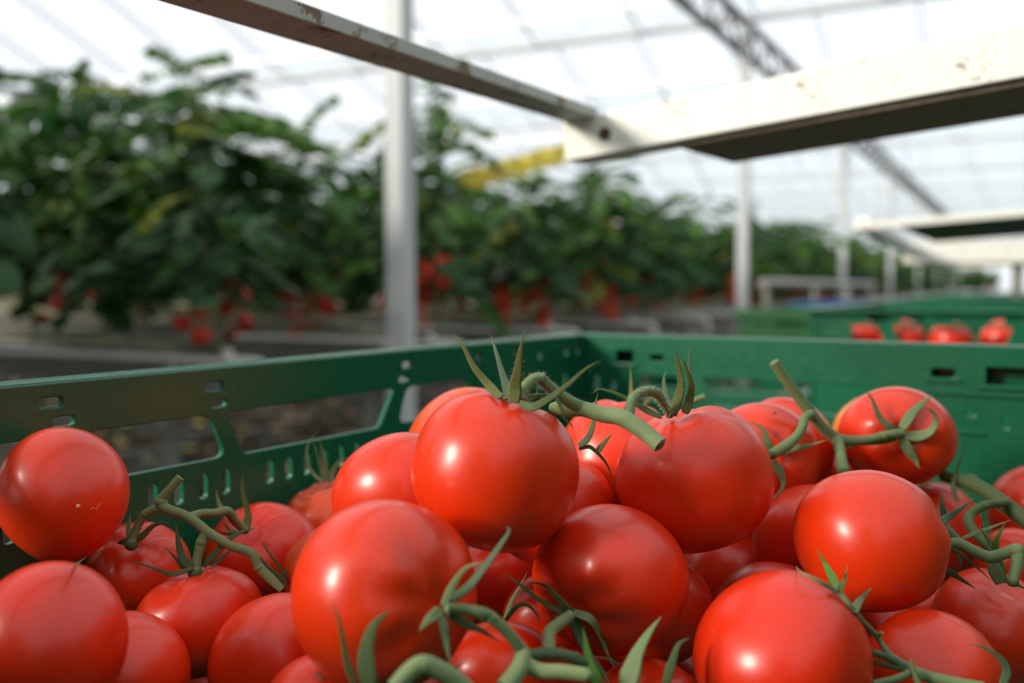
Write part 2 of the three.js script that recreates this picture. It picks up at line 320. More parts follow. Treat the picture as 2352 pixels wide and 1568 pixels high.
function plant(x, z, h, near, nf, label, group) {
  const p = thing('tomato_plant', label, 'plant', V(x, 0, z), group);
  mesh('stem', stemGeo(h, GUT), vineMat, p);
  if (near) for (const l of leafPlaces(h, near, 1.0)) { const o = mesh('leaf', leafGeo[l.g], LM[l.m], p); o.position.copy(l.p); o.quaternion.copy(l.q); o.scale.setScalar(l.s); }
  else {
    const v = merged[Math.floor(rnd() * 5)], c = rr(0, 6.28), s = (h - 0.99) / 0.61;
    v.forEach((g, i) => { if (!g) return; const o = mesh(crownNames[i], g, LM[i], p); o.userData.kind = 'stuff'; o.rotation.y = c; o.scale.set(1, s, 1); o.position.y = 1.0 * (1 - s); });
  }
  addFruit(p, nf, near);
  return p;
}
for (let i = -3; i < 39; i++) {
  const RX = i >= 36 ? ROWX + 1.05 : ROWX;                  // the last rows reach further across the far end
  const s = ROW0 + i * PITCHROW, z = -s, len = i < 0 ? 2.2 : i < 3 ? 4.2 : i < 11 ? Math.min(14.4, s / 0.64 - 1.6) : i < 14 ? 3.0 : 1.6;
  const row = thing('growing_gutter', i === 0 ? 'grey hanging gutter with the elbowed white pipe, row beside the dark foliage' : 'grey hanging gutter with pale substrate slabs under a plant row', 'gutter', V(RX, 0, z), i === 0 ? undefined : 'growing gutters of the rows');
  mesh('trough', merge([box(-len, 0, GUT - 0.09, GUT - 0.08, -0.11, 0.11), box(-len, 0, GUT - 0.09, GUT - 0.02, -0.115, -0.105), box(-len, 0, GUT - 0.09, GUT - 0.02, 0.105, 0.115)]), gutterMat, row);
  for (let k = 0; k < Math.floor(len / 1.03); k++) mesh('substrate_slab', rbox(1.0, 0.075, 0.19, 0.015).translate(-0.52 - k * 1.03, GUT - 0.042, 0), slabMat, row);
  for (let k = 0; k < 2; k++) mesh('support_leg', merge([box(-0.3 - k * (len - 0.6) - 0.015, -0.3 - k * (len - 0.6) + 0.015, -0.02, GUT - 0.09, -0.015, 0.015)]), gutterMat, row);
  if (i >= -1) {
    const dp = thing('drain_pipe', i === 0 ? 'white drain pipe with a down-turned elbow ending just over the crate rim' : 'white drain pipe with a down-turned elbow at a row end', 'pipe', V(RX, 0, z), i === 0 ? undefined : 'drain pipes at the row ends');
    mesh('pipe', sweep([V(-1.15, GUT - 0.02, 0.15), V(-0.9, GUT - 0.004, 0.155), V(-0.5, GUT, 0.16), V(0.16, GUT, 0.16)], [0.011], 10, 2), pvcMat, dp);
    mesh('elbow', sweep([V(0.14, GUT, 0.16), V(0.20, GUT - 0.002, 0.16), V(0.222, GUT - 0.014, 0.16), V(0.23, GUT - 0.04, 0.16), V(0.23, GUT - 0.075, 0.16)], [0.0145], 12, 4), pvcMat, dp);
    mesh('socket', sweep([V(0.10, GUT, 0.16), V(0.16, GUT, 0.16)], [0.016], 12, 1), pvcMat, dp);
    mesh('riser', sweep([V(0.09, GUT, 0.16), V(0.09, GUT + 0.035, 0.16)], [0.014], 10, 1), pvcMat, dp);
    mesh('clip', sweep([V(-0.12, GUT - 0.02, 0.16), V(-0.12, GUT - 0.075, 0.14)], [0.012], 8, 1), pvcMat, dp);
    mesh('hose', sweep([V(-0.1, GUT + 0.01, 0.15), V(-0.35, GUT + 0.06, 0.1), V(-0.7, GUT + 0.14, 0.03), V(-0.9, GUT + 0.16, 0)], [0.005], 6, 4), bareVineMat, dp);
    const bv = thing('lowered_vine', 'bundle of bare lowered tomato stems lying along a row gutter', 'vine', V(RX, 0, z), 'bare lowered stems along the gutters');
    for (let k = 0; k < 3; k++) { const oy = rr(0, 0.05), oz = rr(-0.13, 0.13); mesh('bare_stem', sweep([V(-len + 0.1, GUT + 0.02 + oy, oz), V(-len * 0.6, GUT + 0.05 + oy, oz * 0.6), V(-len * 0.3, GUT + 0.03 + oy, oz), V(-0.06, GUT + 0.06 + oy, oz * 1.2), V(-0.02, GUT + 0.13, oz * 0.4)], [0.007], 5, 4), bareVineMat, bv); }
  }
  const np = i < 0 ? 4 : i < 5 ? [6, 8, 8, 7, 6][i] : i < 14 ? 5 : 3;
  for (let k = 0; k < np; k++) {
    let h = 1.56 + rr(-0.08, 0.12);
    if (i === 0) h = [1.60, 1.66, 1.6, 1.58, 1.5, 1.5][k] ?? h;
    if (i === 1) h = [1.84, 1.60, 1.62, 1.85, 1.68, 1.78, 1.6, 1.6][k] ?? h;
    const near = i >= 0 && i < 4 && k < 7 ? 56 : 0;
    const byColumn = k === 0 && Math.abs(((s - 2.70) % 4.5 + 4.5) % 4.5 - 0) < 0.5 || k === 0 && Math.abs(((s - 2.70) % 4.5 + 4.5) % 4.5 - 4.5) < 0.5;
    const front1 = i === 1 && k === 0;
    plant(front1 ? -2.08 : RX - 0.14 - k * 0.46 + rr(-0.06, 0.06) - (byColumn ? 0.45 : 0), front1 ? -3.2 : z + rr(-0.08, 0.08), h, near, i < 12 ? (i >= 1 && k < 2 ? 4 : 1 + (k < 1 ? 1 : 0)) : 2, i === 0 ? 'tall dark tomato plant in the row just before the thick white column' : i === 1 ? 'tall tomato plant in the row directly behind the thick white column' : 'tomato plant with ripe trusses in the receding rows', i === 0 ? 'plants of the first row' : i === 1 ? 'plants of the second row' : 'plants of the receding rows');
  }
}
for (let i = -4; i < 5; i++) for (let k = 0; k < 4; k++) plant(1.55 + k * 0.4, -(ROW0 + (i - 0.5) * PITCHROW * 0.8 - 0.6) + rr(-0.1, 0.1), 2.0 + rr(-0.1, 0.15), 0, 1, 'unseen tomato plant across the path, made tall to shade the heap', 'plants across the path');  // unseen rows, made tall and dense to cut the light from this side
for (let i = 4; i < 34; i++) plant(1.75 + rr(-0.1, 0.15), -i * 0.98, 1.6 + rr(-0.1, 0.1), 0, 1, 'unseen tomato plant across the path, made tall to shade the heap', 'plants across the path');
for (let k = 0; k < 6; k++) plant(-1.1 + k * 0.45, 2.6 + rr(-0.15, 0.15), 1.75, 0, 1, 'unseen tomato plant across the path, made tall to shade the heap', 'plants across the path');  // unseen plants added on the path behind the camera to block low light
for (let i = 3; i < 11; i++) { // deep in the rows
  const s = ROW0 + i * PITCHROW; let n = 0;
  for (let p = Math.max(s / 1.2, i < 5 ? 6.0 : 4.6); p < Math.min(16.2, s / 0.64); p += 0.62) if (Math.abs(p - 9) > 0.5 || Math.abs(s - 7.2) > 0.5) plant(-p + rr(-0.1, 0.1), -s + rr(-0.1, 0.1), 1.58 + rr(-0.08, 0.1), 0, n++ % 3 ? 0 : 1, 'tomato plant with ripe trusses in the receding rows', 'plants of the receding rows');
}
{ // dry leaf litter on the film
  const g = leaflet(0.09, 0.05), m = new THREE.InstancedMesh(g, new THREE.MeshStandardMaterial({ color: lin(0.30, 0.23, 0.10), roughness: 0.9, side: THREE.DoubleSide }), 1500), M = new THREE.Matrix4();
  for (let i = 0; i < 1500; i++) { M.compose(V(rr(-8, -1.75), -0.015 + rr(0, 0.02), rr(-12, 0)), new THREE.Quaternion().setFromEuler(new THREE.Euler(rr(-0.4, 0.4), rr(0, 6.28), rr(-0.2, 0.3))), V(1, 1, 1).multiplyScalar(rr(0.6, 1.5))); m.setMatrixAt(i, M); m.setColorAt(i, lin(rr(0.6, 1.4), rr(0.6, 1.3), rr(0.6, 1.3))); }
  m.name = 'leaf_litter'; m.castShadow = m.receiveShadow = true; scene.add(m); tag(m, 'dry brown leaves scattered on the film under the rows', 'leaf litter', null, 'stuff');
}
{ // yellow sticky ribbon above the rows
  const a = at(1050, 420, 4.0), b = at(1300, 350, 4.2), n = 24, P = [], U = [], I = [];
  const side = b.clone().sub(a).normalize().cross(V(0, 1, 0)).normalize();
  for (let i = 0; i <= n; i++) { const p = a.clone().lerp(b, i / n).addScaledVector(side, 0.03 * Math.sin(i * 1.3)); for (const [u, d] of [[-0.045, 0], [0.045, 0.02]]) { P.push(p.x + side.x * d, p.y + u + 0.008 * Math.sin(i * 2.1), p.z + side.z * d); U.push(i / n, u); } }
  for (let i = 0; i < n; i++) I.push(2 * i, 2 * i + 1, 2 * i + 2, 2 * i + 1, 2 * i + 3, 2 * i + 2);
  const g = new THREE.BufferGeometry(); g.setAttribute('position', new THREE.Float32BufferAttribute(P, 3)); g.setAttribute('uv', new THREE.Float32BufferAttribute(U, 2)); g.setIndex(I); g.computeVertexNormals();
  const t = thing('hanging_sticky_ribbon', 'yellow sticky insect ribbon hung over the plant tops', 'sticky trap');
  mesh('ribbon', g, yellowMat, t);
  for (const q of [a, b]) mesh('hanging_string', sweep([q.clone(), q.clone().setY(3.0)], [0.0015], 5, 1), barMat, t);
}

// ---------------------------------------------------------------- crates
const MM = 0.001 * K;                                       // wall layout noted in the same units as the near depths
function hole(sh, pts, r) {                                 // rounded polygon hole
  const p = new THREE.Path(), n = pts.length;
  for (let i = 0; i < n; i++) {
    const a = new THREE.Vector2(...pts[(i + n - 1) % n]), b = new THREE.Vector2(...pts[i]), c = new THREE.Vector2(...pts[(i + 1) % n]);
    const u = a.clone().sub(b), w = c.clone().sub(b), q = Math.min(r, u.length() / 2.05, w.length() / 2.05), s = b.clone().addScaledVector(u.normalize(), q), e = b.clone().addScaledVector(w.normalize(), q);
    i ? p.lineTo(s.x, s.y) : p.moveTo(s.x, s.y); p.quadraticCurveTo(b.x, b.y, e.x, e.y);
  }
  p.closePath(); sh.holes.push(p);
}
const CR = { L: 790, W: 560, H: 214 };
function wallPanel(len, holes, t = 3.2) {
  const sh = new THREE.Shape([[0, 0], [len, 0], [len, CR.H], [0, CR.H]].map((q) => new THREE.Vector2(q[0] * MM, q[1] * MM)));
  for (const [pts, r] of holes) hole(sh, pts.map(([u, d]) => [u * MM, (CR.H - d) * MM]), r * MM);
  const g = new THREE.ExtrudeGeometry(sh, { depth: t * MM, bevelEnabled: true, bevelThickness: 0.7 * MM, bevelSize: 0.7 * MM, bevelOffset: -0.7 * MM, bevelSegments: 2, curveSegments: 5 });
  return g;
}
const rect = (u0, u1, d0, d1, r = 1.5) => [[[u0, d0], [u0, d1], [u1, d1], [u1, d0]], r];
const sideHoles = [
  [[[293, 26.5], [310, 53], [436, 53], [449, 26.5]], 4], [[[460, 26.5], [449, 52.5], [552, 52.5], [541, 26.5]], 8], [[[279, 26.5], [289, 52.5], [190, 52.5], [201, 26.5]], 8],
  [[[566, 26.5], [578, 53], [700, 53], [712, 26.5]], 4],
  rect(450, 464, 8, 13, 2.4), rect(448, 459, 18.5, 23, 2.2), rect(551, 564, 7, 12, 2.4), rect(545, 557, 17, 22, 2.2), rect(271, 284, 8, 13, 2.4), rect(277, 288, 18.5, 23, 2.2), rect(180, 188, 8, 13, 2.4), rect(122, 130, 8, 13, 2.4),
  rect(82, 88, 8, 19, 2.8), rect(32, 38, 8, 19, 2.8), rect(9, 14, 8, 19, 2.4), rect(35, 40, 34, 46, 2.4), rect(84, 89, 34, 46, 2.4), rect(122, 127, 34, 46, 2.4),
];
for (const u of [500, 483, 466, 449.5, 415, 399, 383, 367, 351, 335, 300, 283, 266, 250, 216, 200, 184, 168, 532, 548, 564, 580, 610, 626, 642]) sideHoles.push(rect(u - 3.2, u + 3.2, 59.5, 74.5, 3.1));
const endHoles = [
  rect(36, 54, 14, 26, 1), rect(71, 85, 17, 22.5, 2.6), rect(317, 335, 18.5, 26, 3.2), rect(357, 392, 16, 30, 1),
  [[[60, 37], [60, 60], [112, 60], [102, 37]], 3], [[[124, 36], [136, 62], [284, 62], [296, 36]], 4],
  rect(343, 350, 50, 56, 3), rect(369, 374, 54, 64, 2.4), rect(12, 18, 40, 52, 2.4), rect(30, 36, 40, 52, 2.4),
  rect(425, 439, 17, 22.5, 2.6), rect(456, 474, 14, 26, 1), [[[404, 37], [396, 60], [450, 60], [450, 37]], 3],
];
for (let u = 140; u < 290; u += 17) endHoles.push(rect(u, u + 6, 72, 88, 3));
const openHoles = [[[[60, 26], [60, 62], [112, 62], [102, 26]], 3], [[[124, 26], [136, 62], [284, 62], [296, 26]], 4], [[[312, 26], [322, 62], [396, 62], [404, 26]], 3], [[[420, 26], [424, 62], [488, 62], [488, 26]], 3],
  rect(84, 118, 9, 21, 1), rect(136, 190, 9, 21, 1), rect(214, 284, 9, 21, 1), rect(306, 372, 9, 21, 1), rect(396, 470, 9, 21, 1)];   // the open lattice wall of the crates behind
for (let i = 0; i < 5; i++) for (let j = 0; j < 5; j++) { if (i < 4 || j < 2) openHoles.push(rect(8 + i * 10, 14 + i * 10, 8 + j * 10, 14 + j * 10, 1)); openHoles.push(rect(504 + i * 10, 510 + i * 10, 8 + j * 10, 14 + j * 10, 1)); }
const openU = uvMetres(wallPanel(CR.W, openHoles));
const sideG = wallPanel(CR.L, sideHoles), endG = wallPanel(CR.W, endHoles);
const toLeft = new THREE.Matrix4().makeBasis(V(0, 0, 1), V(0, 1, 0), V(-1, 0, 0));
sideG.applyMatrix4(toLeft);
uvMetres(sideG); uvMetres(endG);
const sideU = uvMetres(sideG), endU = uvMetres(endG);
const skirtG = uvMetres(box(-20 * MM, (CR.W + 20) * MM, (CR.H - 36) * MM, (CR.H - 2) * MM, 0, 2.4 * MM));
function makeCrate(name, label, group, mat, pos, turn, open = false) {
  const c = thing(name, label, 'crate', pos, group, turn), W = CR.W * MM, L = CR.L * MM, H = CR.H * MM, t = 3.2 * MM, lip = 20 * MM;
  mesh('side_wall', sideU, mat, c);
  mesh('side_wall', sideU, mat, c).position.x = W + t;
  mesh('end_wall', endU, mat, c).position.z = -t;
  mesh('end_wall', open ? openU : endU, mat, c).position.z = L;
  const rim = (w, d, x, z) => rbox(w, 4.5 * MM, d, 1.6 * MM).translate(x, H - 1.2 * MM, z);
  mesh('rim', uvMetres(merge([rim(lip, L + 2 * lip, -lip / 2, L / 2), rim(lip, L + 2 * lip, W + lip / 2, L / 2), rim(W, lip, W / 2, -lip / 2), rim(W, lip, W / 2, L + lip / 2)])), mat, c);
  mesh('base_panel', uvMetres(merge([box(-t, W + t, 0, 3.5 * MM, -t, L + t)])), mat, c);
  for (const z of open ? [-lip] : [-lip, L + lip - 2.4 * MM]) mesh('rim_skirt', skirtG, mat, c).position.z = z;
  const led = (u0, u1, d) => rbox((u1 - u0) * MM, 2.4 * MM, 3.5 * MM, 0.8 * MM).translate((u0 + u1) / 2 * MM, H - d * MM, 1.6 * MM);
  mesh('ledge', merge([led(312, 340, 28), led(352, 396, 32), led(324, 358, 68.5), led(32, 58, 28), led(298, 400, 38)]), mat, c);
  for (const x of [0.0, W]) for (const z of [0, L]) mesh('corner_post', rbox(7 * MM, H - 4 * MM, 7 * MM, 2 * MM).translate(x + (x ? 3.4 : -3.4) * MM, H / 2, z + (z ? 3.4 : -3.4) * MM), mat, c);
  return c;
}
const RIM = 1 - 0.047 * K, TH = THREE.MathUtils.degToRad(3.85), CH = CR.H * MM;
const CORNER = V(-0.38050704 * K, RIM, -0.85817399 * K);
makeCrate('tomato_crate', 'green plastic crate heaped with red tomatoes under the worn steel frame', undefined, crateMat, CORNER.clone().setY(RIM - CH), -TH);
// the crates of the following trolleys, down the path
const cl = CR.L * MM, cw = CR.W * MM;
const backLabels = ['green plastic crate of tomatoes directly behind the heaped crate', 'green plastic crate further down the trolley train', 'green plastic crate further down the trolley train', 'green plastic crate further down the trolley train', 'green plastic crate further down the trolley train'];
const crateSpots = [1.33, 2.04, 2.78, 3.5, 4.3];
crateSpots.forEach((s, i) => makeCrate('tomato_crate', backLabels[i], i ? 'crates down the trolley train' : undefined, crateMat, V(-0.248 - 0.008 * i, RIM - CH + 0.0072, -s - cl), 0, true));

// ---------------------------------------------------------------- trolleys
function wheel(x, z, parent) {
  const g = new THREE.TorusGeometry(0.055, 0.02, 8, 20).rotateY(Math.PI / 2).translate(x, 0.075, z);
  mesh('wheel', merge([g, new THREE.CylinderGeometry(0.04, 0.04, 0.03, 16).rotateZ(Math.PI / 2).translate(x, 0.075, z)]), boltMat, parent);
}
{
  const t = thing('harvest_trolley', 'worn white steel trolley frame with a bolted corner over the heaped crate', 'trolley');
  // cross beam: an angle iron whose front flange faces the crate
  const a = fg(1297, 370, 0.95), b = fg(2352, 176, 0.72), d = b.clone().sub(a), len = d.length() * 1.45; d.normalize();
  const up = V(0, 1, 0).addScaledVector(d, -d.y).normalize(), back = up.clone().cross(d).normalize();   // away from the camera
  if (back.dot(FW) < 0) back.negate();
  const P = (u, v, w) => a.clone().addScaledVector(d, u).addScaledVector(up, v).addScaledVector(back, w);
  const slab = (u0, u1, v0, v1, w0, w1, r = 0.0012) => { const g = new RoundedBoxGeometry(u1 - u0, v1 - v0, w1 - w0, 2, r); const bz = d.clone().cross(up); uvMetres(g); g.applyMatrix4(new THREE.Matrix4().makeBasis(d, up, bz).setPosition(P((u0 + u1) / 2, (v0 + v1) / 2, (w0 + w1) / 2))); return g; };
  mesh('cross_beam', merge([uvMetres(slab(0, len, 0, 0.0315, 0, 0.004)), uvMetres(slab(0, len, 0, 0.004, 0.004, 0.034))].map((g) => g)), paintMat, t);
  mesh('shelf_plank', slab(0.094, len, -0.004, 0.0, 0.006, 0.118), plankMat, t);
  // side bar: flat steel that meets the cross beam at its corner
  const j = fg(1333, 276, 0.945), n = fg(700, 77, 0.56), q = n.clone().sub(j), e0 = j.clone(), e1 = j.clone().addScaledVector(q, 3.3);
  const lift = V(0, 0.004, 0);
  const sb = bar(e0.clone().add(lift), e1.clone().add(lift), 0.030, 0.008, V(0, 1, 0), 0.001);
  mesh('side_bar', uvMetres(sb), sideBarMat, t);
  const bo = fg(1392, 308, 0.925), out = back.clone().negate();
  const bolt = new THREE.CylinderGeometry(0.0056, 0.0056, 0.006, 6).applyQuaternion(new THREE.Quaternion().setFromUnitVectors(V(0, 1, 0), out)).translate(bo.x, bo.y, bo.z);
  const washer = new THREE.CylinderGeometry(0.0085, 0.0085, 0.0018, 20).applyQuaternion(new THREE.Quaternion().setFromUnitVectors(V(0, 1, 0), out)).translate(bo.x - out.x * 0.003, bo.y - out.y * 0.003, bo.z - out.z * 0.003);
  const bm = mesh('bolt', bolt, boltMat, t); mesh('washer', washer, steelMat, bm);
  // the rest of the trolley, outside the picture: posts, shelf under the crate, base and wheels
  const pr = P(len - 0.02, 0.016, 0.02);
  mesh('post', bar(V(pr.x, 0.13, pr.z), pr, 0.03, 0.03, V(0, 0, 1)), steelMat, t);
  mesh('post', bar(V(e1.x, 0.13, e1.z), e1.clone().add(lift), 0.03, 0.03, V(0, 0, 1)), steelMat, t);
  const sh = new THREE.BoxGeometry(cw + 0.06, 0.02, cl + 0.06).translate(cw / 2, -0.0105, cl / 2).applyMatrix4(new THREE.Matrix4().makeRotationY(-TH).setPosition(CORNER.x, RIM - CH, CORNER.z));
  mesh('shelf', sh, steelMat, t);
  const bs = new THREE.BoxGeometry(cw + 0.2, 0.03, cl + 0.25).translate(cw / 2, 0.14, cl / 2).applyMatrix4(new THREE.Matrix4().makeRotationY(-TH).setPosition(CORNER.x, 0, CORNER.z));
  mesh('base_frame', bs, steelMat, t);
  for (const x of [0.02, cw - 0.02]) for (const z of [0.02, cl - 0.02]) {
    const w = V(x, 0, z).applyMatrix4(new THREE.Matrix4().makeRotationY(-TH).setPosition(CORNER.x, 0, CORNER.z));
    mesh('leg', bar(V(w.x, 0.13, w.z), V(w.x, RIM - CH - 0.02, w.z), 0.025, 0.025, V(0, 0, 1)), steelMat, t); wheel(w.x, w.z, t);
  }
}
{
  const t = thing('harvest_trolley', 'rusty steel trolley frames down the path, holding the far green crates', 'trolley');
  const x0 = -0.262;
  // second frame: deep shelf board with a pale front lip, tipped up a little
  const A = at(1978, 527, 1.70), B = at(2352, 496, 1.575), dd = B.clone().sub(A).normalize(), L2 = 0.85;
  const end = A.clone().addScaledVector(dd, L2), up = V(0, 1, 0).addScaledVector(dd, -dd.y).normalize();
  const mid = A.clone().lerp(end, 0.5), lipG = new RoundedBoxGeometry(L2, 0.012, 0.006, 2, 0.001);
  const M = new THREE.Matrix4().makeBasis(dd, up, dd.clone().cross(up)).setPosition(mid);
  mesh('cross_beam', uvMetres(lipG.translate(0, 0.006, 0)).applyMatrix4(M), paintMat, t);
  mesh('shelf_plank', uvMetres(new RoundedBoxGeometry(L2 - 0.06, 0.010, 0.64, 2, 0.002).translate(0.03, 0.003, -0.325)).applyMatrix4(M), plankMat, t);
  // third frame, white face
  const z3 = -2.72;
  mesh('cross_beam', uvMetres(box(-0.285, 0.36, 1.062, 1.118, z3 - 0.006, z3)), paintMat, t);
  mesh('shelf_plank', uvMetres(box(-0.27, 0.36, 1.056, 1.062, z3 - 0.08, z3 - 0.002)), plankMat, t);
  mesh('side_bar', bar(A.clone().add(V(0.0, 0.012, -0.01)), V(-0.27, 1.10, z3), 0.03, 0.024), paintMat, t);
  mesh('side_bar', bar(V(-0.27, 1.09, z3), V(-0.29, 1.09, -5.4), 0.03, 0.03), paintMat, t);
  mesh('cross_beam', uvMetres(box(-0.285, 0.36, 1.07, 1.11, -3.9, -3.89)), paintMat, t);
  for (const z of [z3 - 0.03, -4.0]) mesh('post', uvMetres(box(-0.03, 0.0, 0.13, 1.12, z - 0.015, z + 0.015)), steelMat, t);
  mesh('post', bar(V(end.x, 0.13, end.z), end, 0.03, 0.03, V(0, 0, 1)), steelMat, t);
  mesh('post', uvMetres(box(0.33, 0.36, 0.13, 1.11, z3 - 0.03, z3)), steelMat, t);
  mesh('shelf', box(-0.27, 0.30, RIM - CH - 0.013, RIM - CH + 0.006, -5.1, -1.28), steelMat, t);
  mesh('base_frame', box(-0.30, 0.36, 0.12, 0.15, -5.1, -1.16), steelMat, t);
  for (const z of [-1.25, -2.3, -3.6, -4.9]) for (const x of [-0.27, 0.27]) { mesh('leg', box(x - 0.012, x + 0.012, 0.13, RIM - CH - 0.02, z - 0.012, z + 0.012), steelMat, t); wheel(x, z, t); }
}
{ // unseen trolleys stacked with crates, added beside and behind to shade the heap
  const t = thing('harvest_trolley', 'unseen low trolley added under the shade crates alongside the heaped crate', 'trolley', V(0.36, 0, 0));
  mesh('base_frame', box(-0.04, 0.52, 0.12, 0.15, -1.15, 0.25), steelMat, t);
  for (const x of [0.03, 0.44]) for (const z of [-1.05, 0.15]) wheel(x, z, t);
  for (let k = 0; k < 6; k++) for (const z of [-1.12, -0.42]) makeCrate('added_shade_crate', 'unseen green plastic crate added alongside the heaped crate for shade', 'added shade crates alongside', crateMat, V(0.38, 0.151 + k * (CH + 0.003), z), 0);
  const u = thing('harvest_trolley', 'unseen trolley added under the shade crates at the near end of the train', 'trolley', V(-0.32, 0, 0.95));  // second unseen stack, added to block light from behind the camera
  mesh('base_frame', box(-0.03, 0.55, 0.12, 0.15, -0.36, 0.36), steelMat, u);
  for (const x of [0.03, 0.44]) for (const z of [-0.28, 0.28]) wheel(x, z, u);
  for (let k = 0; k < 8; k++) makeCrate('added_shade_crate', 'unseen green plastic crate added at the near end of the train for shade', 'added shade crates at the near end', crateMat, V(-0.29, 0.151 + k * (CH + 0.003), 0.62), 0);
}
{ // parked carts beside the path: a light green crate, a blue crate, and a pipe rail behind
  const t = thing('parked_cart', 'low steel cart beside the trolley train carrying the light green and blue crates', 'cart', V(-0.80, 0, -3.75));
  const top = 0.755;
  mesh('cart_top', rbox(0.48, 0.02, 1.6, 0.003).translate(0.23, top - 0.011, 0), steelMat, t);
  for (const x of [0.02, 0.44]) for (const z of [-0.7, 0.7]) { mesh('leg', box(x - 0.012, x + 0.012, 0.12, top - 0.02, z - 0.012, z + 0.012), steelMat, t); wheel(x, z, t); }
  makeCrate('light_green_crate', 'light olive green crate on the parked cart', undefined, crateLight, V(-0.795, top, -3.02 - cl), 0);
  makeCrate('blue_crate', 'blue plastic crate at the far end of the parked cart', undefined, crateBlue, V(-0.795, top + 0.012, -3.78 - cl), 0);
  const r = thing('pipe_rail', 'pale horizontal pipe rail on thin posts beside the path', 'rail', V(-1.18, 0, 0));
  mesh('rail', sweep([V(0, 1.02, -4.9), V(0, 1.02, -9.0)], [0.022], 10, 2), gutterMat2, r);
  for (const z of [-5.0, -6.3, -7.6, -8.9]) mesh('post', sweep([V(0, 0, z), V(0, 1.02, z)], [0.016], 8, 1), gutterMat2, r);
}

